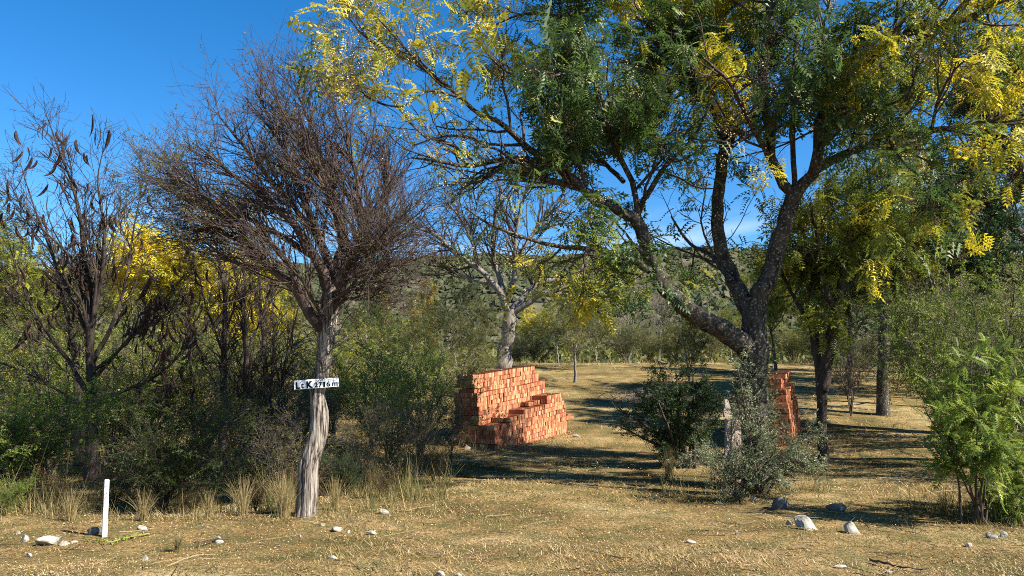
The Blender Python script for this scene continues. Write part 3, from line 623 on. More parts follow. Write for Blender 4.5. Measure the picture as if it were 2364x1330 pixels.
# ------------------------------------------------------------------ plant prototypes (shared meshes, one object per plant)
def stems(rng, n, H, W, r0, K=8, single=0, jit=.1):
    out_ = []
    for i in range(n):
        a = 6.283 * i / n + rng.uniform(-.5, .5); q = rng.uniform(.35, 1) * W * .5
        t_ = np.linspace(0, 1, K); hh = H * rng.uniform(.65, 1)
        x = np.cos(a) * q * t_ ** 1.4; y = np.sin(a) * q * t_ ** 1.4; z = hh * t_ ** .85
        p = np.stack([x, y, z], -1); p[:, :2] += single * 0; p[1:] += rng.normal(size=(K - 1, 3)) * jit * H * .12
        if single: p = p + np.array([0, 0, 0]); 
        out_.append(np.concatenate([p, (r0 * (1 - .75 * t_))[:, None]], 1))
    return out_
def shrub_proto(seed, H, W, nst, n2, n3, n4, nleaf, tmpl, lsize, wood, r0=.02, bot=.15, tips=.1, down=0, up=.04, twr=.003, L2=.38):
    rng = np.random.default_rng(seed); P1, R1 = pack(stems(rng, nst, H, W, r0))
    P2, R2 = grow(rng, P1, R1, n2, (bot, 1), 6, H * L2, .35, 42, 14, (0, 0, 1), up, .16, .55, .02, .4, twr)
    P3, R3 = grow(rng, P2, R2, n3, (.15, 1), 5, H * .17, .35, 42, 14, (0, 0, 1), up, .2, .6, .008, .5, twr * .8)
    ch = [tube(P1, R1, 6, rng, .04), tube(P2, R2, 4, rng), tube(P3, R3, 3, rng)]; PL, RL = P3, R3
    if n4:
        P4, R4 = grow(rng, P3, R3, n4, (.2, 1), 4, H * .08, .35, 45, 14, (0, 0, 1), up, .2, .7, .005, .6, twr * .7); ch.append(tube(P4, R4, 3, rng)); PL, RL = P4, R4
    br = make_mesh('branches', ch, wood, True, False)
    def tint(p, rg): return np.clip(.5 + 1.1 * vnoise(p[:, 0] * 2.2 / H * 2 + seed, p[:, 2] * 2.2 / H * 2 + p[:, 1]) + rg.normal(0, .22, len(p)), 0, 1)
    cr = make_mesh('crown', [leaves_on(rng, PL, RL, nleaf, tmpl, lsize, .3, (tips, 1), .8, down, tint)], M['olive_leaf']) if nleaf else None
    return dict(H=H, W=W, branches=br, crown=cr)
def tree_proto(seed, H, W, clear, r0, n1, n2, n3, n4, nleaf, tmpl, lsize, wood, twig, lean=.05, down=.3, a1=52):
    rng = np.random.default_rng(seed); K = 14; t_ = np.linspace(0, 1, K)
    tr = np.stack([lean * H * t_ ** 1.5, .3 * lean * H * np.sin(t_ * 3), H * .8 * t_, r0 * (1 - .8 * t_)], -1); tr[1:, :2] += rng.normal(size=(K - 1, 2)) * .02 * H * .3
    tr[0, 3] *= 1.25
    P0, R0 = tr[None, :, :3], tr[None, :, 3]
    P1, R1 = grow(rng, P0, R0, n1, (clear / .8, .98), 12, W * .62, .22, a1, 12, (0, 0, 1), .05, .13, .6, 9, .25, .01)
    P2, R2 = grow(rng, P1, R1, n2, (.2, 1), 7, W * .25, .3, 45, 14, (0, 0, 1), .06, .18, .55, .03, .4, .005)
    P3, R3 = grow(rng, P2, R2, n3, (.15, 1), 5, W * .12, .3, 45, 14, (0, 0, 1), .06, .2, .6, .012, .5, .004)
    P4, R4 = grow(rng, P3, R3, n4, (.2, 1), 3, W * .06, .3, 45, 15, (0, 0, 1), .05, .2, .7, .006, .6, .003)
    tk = make_mesh('trunk', [tube(P0, R0, 14, rng, .06), tube(P1, R1, 7, rng, .03)], wood, True, False)
    br = make_mesh('branches', [tube(P2, R2, 5, rng), tube(P3, R3, 3, rng), tube(P4, R4, 3, rng)], twig, True, False)
    def tint(p, rg): return np.clip(.5 + 1.2 * vnoise(p[:, 0] * 4 / W + seed, p[:, 2] * 4 / W + p[:, 1] * 3 / W) + rg.normal(0, .2, len(p)), 0, 1)
    cr = make_mesh('crown', [leaves_on(rng, P4, R4, nleaf, tmpl, lsize, .25, (.2, 1), .6, down, tint)], M['green_leaf']) if nleaf else None
    return dict(H=H, W=W, trunk=tk, branches=br, crown=cr)
SP6 = sprig(6, 2, .55, .3); SP8 = sprig(8, 3, .5, .22); FERN = pinnate(9, 1., .26, .11, .3, 0, 8); FERN2 = pinnate(5, 1., .22, .06, .3, 3, 9); CHN = pinnate(6, 1., .36, .13, .55, 0, 11)
PR = {
 'airy': [shrub_proto(100 + i, 2.2, 2.2, 7, 90, 600, 0, 4800, SP6, .054, M['mid_twig'], .022, up=.05) for i in range(2)],
 'dense': [shrub_proto(110 + i, 1.6, 1.9, 10, 160, 950, 0, 7000, SP6, .042, M['twig'], .014, bot=.05) for i in range(2)],
 'dry': [shrub_proto(120 + i, .8, .8, 14, 90, 420, 0, 500, SP6, .03, M['dry_leaf'], .006, bot=.1, twr=.002) for i in range(2)],
 'brushy': [shrub_proto(130 + i, 2.4, 2.2, 6, 110, 650, 1200, 1500, SP6, .05, M['mid_twig'], .02, twr=.0042) for i in range(2)],
 'leafy': [tree_proto(140 + i, 5.2, 4.2, .34, .10, 11, 90, 420, 1100, 3000, CHN, .24, M['lichen_bark'], M['twig']) for i in range(2)],
 'thorn': [tree_proto(150 + i, 4.4, 4.6, .26, .09, 12, 110, 520, 1500, 5600, SP8, .10, M['grey_bark'], M['twig'], .1) for i in range(2)],
 'bare': [tree_proto(160, 5., 4.4, .26, .09, 12, 110, 520, 1600, 500, SP6, .10, M['grey_bark'], M['pale_twig'], .08)],
 'poplar': [tree_proto(170, 12., 2.4, .04, .16, 60, 180, 500, 500, 5200, SP8, .26, M['grey_bark'], M['pale_twig'], .01, a1=20)],
}
PLANT = {'airy': 'airy_shrub', 'dense': 'dense_shrub', 'dry': 'dry_weed', 'brushy': 'twiggy_shrub', 'leafy': 'leafy_tree', 'thorn': 'thorn_bush_tree', 'bare': 'bare_tree', 'poplar': 'poplar_tree'}
prg = np.random.default_rng(99)
def put(kind, px, d, top, label, leaf, wide=1., var=None, rz=None, cat_=None, group=None, base_py=None):
    b = G(px, d) if base_py is None else GP(px, base_py)
    d = b[1]
    pr = PR[kind][int(prg.integers(len(PR[kind]))) if var is None else var]
    hgt = P(px, top, d)[2] - b[2]; s_ = max(hgt, .1) / pr['H']
    t = thing(PLANT[kind], label, cat_ or ('tree' if kind in ('leafy', 'thorn', 'bare', 'poplar') else 'shrub' if kind != 'dry' else 'weed'), b - np.array([0, 0, .03]), prg.uniform(0, 6.28) if rz is None else rz, group, (s_ * wide, s_ * wide, s_))
    for nm in ('trunk', 'branches', 'crown'):
        if pr.get(nm) is None: continue
        o = obj(nm, pr[nm], t)
        if nm == 'crown':
            o.material_slots[0].link = 'OBJECT'; o.material_slots[0].material = M[leaf]
    return t
PLANTS = [
 # left thicket, front to back; brighter leaf colours on the back shrubs imitate sunlight
 ('dense', 40, 11.4, 880, 'bright green bush at the left picture edge, below the pod-laden branches', 'bright_leaf', 1.1),
 ('dense', 14, 9.9, 1105, 'small low bright green bush in the lower left corner of the thicket', 'bright_leaf', 1.),
 ('dense', 375, 10.6, 935, 'dark small-leaved bush just behind and right of the white post', 'green_leaf', 1.15),
 ('airy', 118, 15.5, 800, 'pale green open shrub left of the pod-laden trunk', 'bright_leaf', 1.1),
 ('airy', 20, 17., 790, 'yellow-green shrub at the far left behind the bright bush', 'ygreen_leaf', 1.1),
 ('airy', 330, 17., 790, 'pale green shrub seen between the pod-laden trunk and the slender trunks', 'ygreen_leaf', 1.2),
 ('airy', 470, 17.5, 800, 'yellowish shrub behind the straight dark slender trunk', 'bright_leaf', 1.2),
 ('brushy', 590, 17., 830, 'twiggy olive shrub behind the three slender trunks', 'olive_leaf', 1.1),
 ('airy', 680, 18., 830, 'green shrub right behind the sign, left of its trunk', 'ygreen_leaf', 1.1),
 ('dense', 560, 12.6, 1040, 'low dark bush at the feet of the slender trunks', 'dark_leaf', 1.3),
 ('brushy', 640, 12.2, 960, 'thin twiggy shrub left of the pale crooked trunk', 'olive_leaf', .9),
 ('brushy', 830, 12.6, 960, 'dark twiggy shrub right of the pale crooked trunk', 'olive_leaf', 1.0),
 ('dense', 800, 12., 1040, 'low dark scrub at the right foot of the pale crooked trunk', 'dark_leaf', 1.2),
 ('airy', 900, 14.6, 905, 'green shrub midway between the crooked trunk and the brick stack', 'bright_leaf', 1.1),
 ('airy', 968, 16., 828, 'tall fresh green shrub left of the brick stack', 'bright_leaf', .95),
 ('brushy', 960, 13.6, 935, 'brown twiggy shrub in front of the fresh green shrub', 'olive_leaf', 1.0),
 ('brushy', 1042, 15.4, 930, 'small dark twiggy shrub standing against the end of the brick stack', 'dark_leaf', .6),
 ('airy', 860, 19., 800, 'green shrub behind the crooked trunk at its right side', 'bright_leaf', 1.2),
 ('airy', 770, 21., 790, 'light green shrub directly behind the sign', 'ygreen_leaf', 1.2),
 ('airy', 200, 20., 780, 'light green shrub far behind the pod-laden trunk', 'olive_leaf', 1.3),
 ('airy', 540, 22., 780, 'sunlit green shrub beneath the yellow tree', 'ygreen_leaf', 1.3),
 ('airy', 60, 22., 760, 'olive shrub beneath the yellow-green tree at the left edge', 'olive_leaf', 1.3),
 ('airy', 400, 24., 770, 'bright shrub below the left half of the yellow tree', 'bright_leaf', 1.3),
 ('leafy', 425, 25., 572, 'bushy tree full of yellow leaves behind the pod-laden branches', 'yellow_leaf', 1.45),
 ('leafy', 560, 30., 640, 'smaller yellow tree just right of the bushy yellow one', 'yellow_leaf', 1.1),
 ('leafy', 0, 25., 570, 'yellow-green tree at the far left edge behind the bare branches', 'ygreen_leaf', .9),
 ('thorn', 95, 29., 590, 'olive rounded tree right of the yellow-green tree at the left edge', 'olive_leaf', 1.),
 ('thorn', 215, 33., 640, 'olive tree showing behind the pod-laden trunk', 'olive_leaf', 1.1),
 ('thorn', 640, 33., 690, 'dull green tree behind the fork of the crooked trunk', 'olive_leaf', 1.2),
 ('thorn', 320, 31., 660, 'olive tree at the left side of the bushy yellow one', 'ygreen_leaf', 1.),
 ('brushy', 250, 16.2, 850, 'grey twiggy shrub behind the pod-laden trunk at its right', 'ygreen_leaf', 1.2),
 ('brushy', 720, 15.5, 900, 'grey twiggy shrub behind the crooked trunk below the sign', 'olive_leaf', 1.1),
 ('brushy', 540, 15.8, 900, 'dry-looking twiggy shrub between the two straightest slender trunks', 'ygreen_leaf', 1.1),
 # behind the brick stack up to the crest
 ('thorn', 850, 30., 722, 'green spreading tree below the leftmost poplar', 'green_leaf', 1.25),
 ('thorn', 945, 33., 745, 'olive tree below the middle poplar', 'olive_leaf', 1.),
 ('thorn', 1055, 35., 690, 'dark green rounded tree left of the pale crest trunk', 'green_leaf', 1.05),
 ('thorn', 1105, 31., 740, 'grey twiggy tree between the dark rounded tree and the crest trunk', 'olive_leaf', .8),
 ('airy', 1010, 26., 800, 'low green shrub behind the brick stack top', 'olive_leaf', 1.2),
 ('airy', 930, 24., 820, 'pale shrub behind the tall fresh green shrub', 'bright_leaf', 1.3),
 ('airy', 1095, 29., 815, 'low shrub at the left foot of the pale crest trunk', 'olive_leaf', 1.3),
 ('dense', 1235, 46., 765, 'dark dense thicket bush right of the crest trunk', 'dark_leaf', 1.5),
 ('dense', 1190, 47., 790, 'dark low bush directly behind the crest trunk', 'dark_leaf', 1.4),
 ('thorn', 1327, 33., 705, 'small two-stemmed feathery tree standing alone in the clearing', 'olive_leaf', .95),
 ('thorn', 1290, 48., 735, 'dark tree behind the lone feathery tree', 'green_leaf', 1.),
 ('thorn', 1378, 45., 740, 'tree with a straight grey trunk right of the lone feathery tree', 'olive_leaf', 1.2),
 ('leafy', 1235, 52., 728, 'yellow treetop showing over the dark thicket', 'yellow_leaf', 1.1),
 ('airy', 1440, 46., 745, 'dark rounded bush at the far edge of the clearing', 'green_leaf', 1.3),
 ('airy', 1500, 47., 760, 'grey-green shrub at the far edge of the clearing', 'olive_leaf', 1.2),
 ('bare', 1520, 55., 690, 'pale leafless tree rising behind the clearing edge', 'olive_leaf', 1.),
 ('airy', 1560, 45., 755, 'pale green shrub at the clearing edge left of the big trunk', 'ygreen_leaf', 1.3),
 ('thorn', 1590, 30., 745, 'young slim tree in the clearing left of the big trunk', 'olive_leaf', .8),
 ('airy', 1640, 44., 760, 'olive shrub framed beneath the big leaning limb', 'olive_leaf', 1.3),
 ('bare', 1450, 60., 660, 'wide grey bare treetop against the hill', 'olive_leaf', 1.2),
 # behind the big tree and to the right
 ('thorn', 1690, 46., 720, 'green tree behind the big trunk fork', 'ygreen_leaf', 1.),
 ('leafy', 1790, 36., 640, 'yellow-green tree seen right of the big forked trunk', 'ygreen_leaf', 1.),
 ('airy', 1830, 44., 750, 'sunny yellow-green shrub behind the second brick stack', 'ygreen_leaf', 1.4),
 ('dense', 1900, 45., 745, 'green bush at the far edge behind the double-stemmed tree', 'green_leaf', 1.5),
 ('brushy', 1965, 23., 775, 'dark twiggy bush between the two right-hand lichened trees', 'dark_leaf', .95),
 ('leafy', 1960, 27., 560, 'green leafy tree whose crown fills the gap above the double-stemmed tree', 'green_leaf', 1.1),
 ('leafy', 2165, 26., 400, 'tall yellow-green tree right of the lichen-spotted trunk', 'ygreen_leaf', 1.),
 ('leafy', 2190, 31., 470, 'yellowing tree at the right behind the leaning trunks', 'ygreen_leaf', 1.1),
 ('bare', 2200, 24., 430, 'pale twiggy half-bare tree in front of the dark evergreen', 'olive_leaf', .9),
 ('thorn', 2290, 27., 560, 'olive tree right of the leaning trunks', 'olive_leaf', 1.),
 ('thorn', 2180, 40., 620, 'grey-green tree far behind the leaning trunks', 'olive_leaf', 1.2),
 ('brushy', 2150, 36., 760, 'tangle of dark twigs behind the leaning trunks', 'dark_leaf', 1.3),
 ('brushy', 2260, 30., 740, 'tangled twiggy shrub right of the leaning trunks', 'olive_leaf', 1.3),
 ('airy', 2235, 14.5, 690, 'tall open green shrub behind the bright feathery bush', 'bright_leaf', .75),
 ('airy', 2350, 13., 720, 'open green shrub at the right picture edge', 'green_leaf', .8),
 ('airy', 2010, 45., 770, 'low shrub at the far edge between right-hand trunks', 'olive_leaf', 1.4),
 ('airy', 2120, 46., 765, 'low olive shrub at the far right edge of the clearing', 'olive_leaf', 1.4),
 ('airy', 2300, 17., 640, 'sunlit lime green shrub high at the right edge', 'bright_leaf', 1.),
 ('airy', 2175, 19., 700, 'lime green shrub left of the bright one at the right edge', 'bright_leaf', .9),
 # poplars on the valley floor
 ('poplar', 880, 150., 640, 'leftmost tall golden poplar below the hill', 'poplar_leaf', 1.3),
 ('poplar', 955, 160., 648, 'shorter golden poplar between its two taller neighbours', 'poplar_leaf', 1.),
 ('poplar', 988, 150., 606, 'tallest golden poplar below the hill', 'poplar_leaf', 1.1),
 ('poplar', 822, 165., 680, 'short faint poplar nearest the crooked thorn tree', 'poplar_leaf', 1.),
]
for a in PLANTS: put(*a)
# poplar sits in front of the hill foot; a far belt of scrub fills the valley floor
rng = np.random.default_rng(61)
n = 4200; y = rng.uniform(62, 175, n); px = rng.uniform(-150, 2500, n); x = (px - IW / 2) / F * y
tv, tf = sprig(14, 8, .7, .28)
pos = np.stack([x, y, height(x, y) + rng.random(n) ** 1.3 * (2.2 + 1.6 * vnoise(x * .12, y * .12) + .012 * y)], -1)
v, f, tt = scatter(tv - np.array([.5, 0, 0]), tf, pos, frames(rng.normal(size=(n, 3)), rng), rng.uniform(.8, 1.7, n), rng.random(n))
tag(obj('valley_thicket', make_mesh('valley_thicket', [(v, f, tt)], M['olive_leaf'])), 'mass of olive scrub filling the valley floor below the hill', 'thicket', kind='stuff')

# ------------------------------------------------------------------ trees of the right-hand side
def lichen_tree(seed, label, limbs, base, bark, leaf, n2, n3, n4, nleaf, tm, ls, name='lichened_tree', L2=1.2, twig='twig', down=.3, ivy=0):
    rng = np.random.default_rng(seed)
    Ls = [np.stack([np.interp(np.linspace(0, 1, 20), np.linspace(0, 1, len(a)), a[:, k]) for k in range(4)], 1) for a in limbs]; P1, R1 = pack(Ls)
    t = thing(name, label, 'tree', base)
    obj('trunk', make_mesh('trunk', [tube(P1, R1, 12, rng, .05)], M[bark], True, False, base), t)
    P2, R2 = grow(rng, P1, R1, n2, (.42, 1), 8, L2, .3, 48, 14, (0, 0, 1), .04, .16, .5, .03, .4, .005)
    P3, R3 = grow(rng, P2, R2, n3, (.2, 1), 6, L2 * .45, .3, 45, 14, (0, 0, 1), .05, .2, .6, .012, .5, .004)
    P4, R4 = grow(rng, P3, R3, n4, (.2, 1), 4, L2 * .2, .3, 45, 14, (0, 0, 1), .05, .2, .7, .006, .6, .003)
    obj('branches', make_mesh('branches', [tube(P2, R2, 5, rng), tube(P3, R3, 4, rng), tube(P4, R4, 3, rng)], M[twig], True, False, base), t)
    def tint(p, rg): return np.clip(.5 + 1.2 * vnoise(p[:, 0] * 1.1 + seed, p[:, 2] * 1.1 + p[:, 1]) + rg.normal(0, .2, len(p)), 0, 1)
    if nleaf: obj('crown', make_mesh('crown', [leaves_on(rng, P4, R4, nleaf, tm, ls, .25, (.2, 1), .6, down, tint)], M[leaf], origin=base), t)
    if ivy:
        a0 = limbs[0]; i = rng.integers(2, int(len(a0) * .6), ivy); a = rng.uniform(0, 6.28, ivy)
        pos = a0[i, :3] + np.stack([np.cos(a), np.sin(a), 0 * a], -1) * (a0[i, 3] + .02)[:, None] + rng.normal(size=(ivy, 3)) * .03
        S1 = sprig(6, 4, .5, .33); obj('ivy', make_mesh('ivy', [scatter(S1[0], S1[1], pos, frames(rng.normal(size=pos.shape), rng), rng.uniform(.03, .06, ivy), rng.random(ivy))], M['grey_leaf'], origin=base), t)
b = GP(1902, 1072); d = b[1]
lichen_tree(71, 'double-stemmed leafy tree right of the second brick stack', [
    LB([(1902, 1085, 30), (1902, 1040, 24), (1899, 980, 22), (1897, 900, 24), (1893, 850, 24), (1882, 790, 20), (1874, 700, 17), (1868, 600, 12), (1850, 520, 6)], d, d + .2, 1),
    LB([(1899, 900, 26), (1912, 840, 27), (1922, 770, 26), (1936, 700, 20), (1950, 610, 15), (1985, 520, 9), (2010, 450, 5)], d, d - .3, 2),
    LB([(1930, 730, 14), (1900, 650, 12), (1890, 560, 9), (1870, 470, 5)], d, d - .9, 3),
    LB([(1880, 760, 12), (1840, 700, 9), (1810, 640, 6), (1790, 580, 3)], d, d + .6, 4)], b, 'pod_bark', 'ygreen_leaf', 60, 300, 700, 1700, CHN, .25, L2=.85, down=.6, ivy=260)
b = GP(2040, 958); d = b[1]
lichen_tree(72, 'single straight lichen-spotted trunk in the right of the clearing', [
    LB([(2039, 968, 32), (2039, 900, 25), (2040, 820, 24), (2041, 740, 23), (2038, 660, 21), (2030, 560, 18), (2015, 460, 11), (2000, 380, 5)], d, d, 1),
    LB([(2040, 690, 16), (2080, 620, 13), (2120, 540, 9), (2160, 470, 5)], d, d - .7, 2), LB([(2038, 660, 14), (1990, 590, 11), (1940, 520, 7), (1910, 450, 4)], d, d + .8, 3)], b, 'lichen_bark', 'ygreen_leaf', 80, 380, 1100, 2700, CHN, .26, L2=1.2, down=.6)
b = GP(2108, 862); d = b[1]
lichen_tree(73, 'dark leaning twin-trunked tree at the right far end of the clearing', [
    LB([(2112, 868, 44), (2098, 820, 34), (2086, 780, 28), (2075, 740, 22), (2060, 680, 15), (2040, 620, 7)], d, d, 1), LB([(2100, 815, 26), (2092, 760, 30), (2090, 720, 28), (2095, 660, 20), (2120, 590, 14), (2160, 520, 7)], d, d - .5, 2),
    LB([(2115, 862, 30), (2140, 838, 26), (2152, 815, 26), (2165, 800, 16), (2200, 780, 8), (2240, 770, 4)], d, d - .4, 3),
    LB([(2092, 720, 14), (2140, 700, 12), (2200, 690, 9), (2260, 700, 5)], d, d - 1., 4)], b, 'pod_bark', 'olive_leaf', 90, 420, 1200, 2600, SP8, .13, name='leaning_tree', L2=1.5)
b = G(2480, 19.); d = b[1]
lichen_tree(74, 'dark evergreen tree leaning in from the right picture edge', [
    LB([(2480, 960, 60), (2470, 800, 50), (2440, 640, 42), (2400, 500, 34), (2350, 380, 24), (2300, 300, 15), (2260, 230, 7)], d, d, 1),
    LB([(2440, 640, 30), (2380, 560, 24), (2310, 500, 17), (2250, 440, 12), (2200, 400, 6)], d, d - .6, 2),
    LB([(2410, 520, 24), (2400, 400, 20), (2380, 280, 14), (2340, 180, 8), (2300, 120, 4)], d, d + .8, 3),
    LB([(2470, 760, 22), (2400, 690, 18), (2340, 640, 13), (2280, 600, 7)], d, d - 1.1, 4),
    LB([(2350, 380, 15), (2280, 360, 12), (2220, 340, 7)], d, d + .5, 5)], b, 'pod_bark', 'dark_leaf', 130, 620, 1900, 6500, SP8, .17, name='evergreen_tree', L2=1.3)
b = G(2560, 14.5); d = b[1]
lichen_tree(75, 'berry tree with yellow leaves reaching in at the top right corner', [
    LB([(2560, 1050, 50), (2540, 800, 42), (2500, 560, 34), (2440, 360, 24), (2370, 220, 15), (2310, 110, 8), (2260, 20, 4)], d, d - 1, 1),
    LB([(2500, 560, 20), (2440, 430, 15), (2360, 340, 10), (2290, 300, 5)], d, d - 1.4, 2),
    LB([(2440, 360, 18), (2420, 220, 14), (2380, 80, 10), (2340, -40, 6)], d, d - .3, 3), LB([(2370, 220, 10), (2310, 240, 7), (2240, 200, 4)], d - .7, d - 1.2, 4)], b, 'china_bark', 'yellow_leaf', 80, 360, 900, 480, CHN, .27, L2=1.0, name='berry_tree', down=.6)

# ------------------------------------------------------------------ near bushes round the big trunk and at the right
def near_bush(seed, label, base, stems_, leaf, n2, n3, nleaf, tm, ls, wood='twig', name='bush', L2=.5, up=.03, down=0, t2=(.25, 1), L3=.22, wander=.18):
    rng = np.random.default_rng(seed); P1, R1 = pack(stems_); t = thing(name, label, 'shrub', base)
    P2, R2 = grow(rng, P1, R1, n2, t2, 6, L2, .3, 45, 15, (0, 0, 1), up, wander, .6, .01, .5, .0025)
    P3, R3 = grow(rng, P2, R2, n3, (.1, 1), 5, L3, .3, 45, 15, (0, 0, 1), up, wander, .7, .005, .6, .002)
    obj('branches', make_mesh('branches', [tube(P1, R1, 7, rng, .03), tube(P2, R2, 4, rng), tube(P3, R3, 3, rng)], M[wood], True, False, base), t)
    def tint(p, rg): return np.clip(.5 + 1.2 * vnoise(p[:, 0] * 2.5 + seed, p[:, 2] * 2.5 + p[:, 1]) + rg.normal(0, .22, len(p)), 0, 1)
    obj('crown', make_mesh('crown', [leaves_on(rng, P3, R3, nleaf, tm, ls, .25, (.1, 1), .7, down, tint)], M[leaf], origin=base), t)
def fan(px0, py0, d, tips, w0, seed, mid=.5):
    rg = np.random.default_rng(seed); out_ = []
    for i, (tx, ty, dd) in enumerate(tips):
        bx = px0 + rg.normal() * 14; mx_ = bx + (tx - bx) * (mid - .12) + rg.normal() * 6; my = py0 + (ty - py0) * mid
        out_.append(limb([(bx, py0, w0, d), (mx_, my, w0 * .75, d + dd * .45), (tx, ty, w0 * .3, d + dd)], d, K=12, jit=.3, rng=rg))
    return out_
b = GP(1595, 1082); d = b[1]
tips = [(1440, 950, -.2), (1470, 905, .3), (1500, 880, -.4), (1530, 870, .5), (1560, 860, 0), (1600, 850, .6), (1640, 880, -.3), (1670, 920, .2), (1480, 960, .7), (1520, 930, -.7), (1620, 920, -.6), (1580, 900, .9), (1660, 960, .5), (1430, 985, .1)]
near_bush(81, 'dark multi-stemmed bush left of the ivy-wrapped trunk', b, fan(1592, 1088, d, tips, 9, 1), 'dark_leaf', 140, 760, 8500, SP6, .065, L2=.34)
b = GP(1750, 1140); d = b[1]
tips = [(1620, 1010, .2), (1690, 900, .2), (1700, 830, 0), (1600, 1060, -.4), (1640, 1090, -.7), (1720, 1060, -.8), (1790, 1040, -.6), (1840, 1020, -.1), (1880, 990, .2), (1870, 1060, -.4), (1790, 1100, -.8), ]
near_bush(82, 'grey-green small-leaved scrub round the foot of the ivy-wrapped trunk', b, fan(1745, 1140, d - .35, tips, 6, 2), 'grey_leaf', 150, 900, 5200, SP6, .045, L2=.30, L3=.2)
b = GP(2250, 1212); d = b[1]
tips = [(2130, 935, -.1), (2180, 1010, -.3), (2200, 880, .2), (2240, 830, -.2), (2290, 790, .2), (2340, 850, -.2), (2380, 930, .2), (2300, 1010, -.5), (2260, 950, -.5), (2320, 900, .6), (2390, 1010, .5)]
near_bush(83, 'bright green feathery bush on slim bare stems at the right edge', b, fan(2250, 1215, d, tips, 6, 3, .45), 'bright_leaf', 80, 280, 1150, FERN, .17, wood='twig', L2=.3, L3=.14, t2=(.45, 1), down=.1, name='feathery_bush')
b = G(2420, 9.8); d = b[1]
tips = [(2330, 1000, 0), (2350, 1080, -.3), (2300, 1130, -.4), (2370, 950, .2), (2310, 1060, .3), (2380, 1130, -.4), (2340, 1170, -.6)]
near_bush(84, 'low green feathery bush in the bottom right corner', b, fan(2420, 1235, d, tips, 9, 4), 'bright_leaf', 50, 200, 700, FERN, .17, wood='grey_bark', L2=.3, L3=.14, t2=(.3, 1), name='feathery_bush')
# ------------------------------------------------------------------ brick stacks
def brick_mat(name, use_obj):
    m, t, o = newmat(name)
    if use_obj: src = N(t, 'ShaderNodeObjectInfo').outputs['Random']
    else: src = N(t, 'ShaderNodeAttribute', attribute_name='tint').outputs['Fac']
    r = ramp(t, [(0, (.20, .065, .04)), (.2, (.33, .115, .06)), (.45, (.41, .165, .08)), (.72, (.46, .225, .115)), (.88, (.50, .30, .165)), (.92, (.28, .09, .05)), (.97, (.40, .17, .09)), (1, (.50, .37, .28))]); t.links.new(src, r.inputs[0])
    tcn = N(t, 'ShaderNodeTexCoord'); n1 = N(t, 'ShaderNodeTexNoise', i_Scale=22.0, i_Detail=6.0, i_Roughness=.7); t.links.new(tcn.outputs['Object'], n1.inputs['Vector'])
    r2 = ramp(t, [(.3, (.4, .36, .34)), (.5, (.9, .9, .9)), (.72, (1.35, 1.38, 1.42))]); t.links.new(n1.outputs['Fac'], r2.inputs[0])
    mxn = N(t, 'ShaderNodeMixRGB', blend_type='MULTIPLY', i_0=.8); t.links.new(r.outputs[0], mxn.inputs[1]); t.links.new(r2.outputs[0], mxn.inputs[2])
    b = N(t, 'ShaderNodeBsdfPrincipled'); b.inputs['Roughness'].default_value = .92; b.inputs['Specular IOR Level'].default_value = .1
    bp = N(t, 'ShaderNodeBump', i_Strength=.4, i_Distance=.01); t.links.new(n1.outputs['Fac'], bp.inputs['Height']); t.links.new(bp.outputs[0], b.inputs['Normal'])
    t.links.new(mxn.outputs[0], b.inputs['Base Color']); t.links.new(b.outputs[0], o.inputs[0]); return m
M['brick'] = brick_mat('fired_brick', True); M['brick_mass'] = brick_mat('fired_brick_rest', False)
BL, BT, BH = .252, .059, .1135
BOXV = np.array([[x, y, z] for x in (-.5, .5) for y in (-.5, .5) for z in (-.5, .5)]); BOXF = np.array([[0, 1, 3, 2], [4, 6, 7, 5], [0, 4, 5, 1], [2, 3, 7, 6], [0, 2, 6, 4], [1, 5, 7, 3]])
def brick_mesh(seed):
    rg = np.random.default_rng(seed); c = .004; V = []; 
    d = np.array([BL, BT, BH]); v = BOXV * d + rg.normal(size=(8, 3)) * .0022
    return v
BRV = [brick_mesh(i) for i in range(6)]
BRM = [make_mesh('brick', [(v, BOXF)], M['brick'], False, False) for v in BRV]
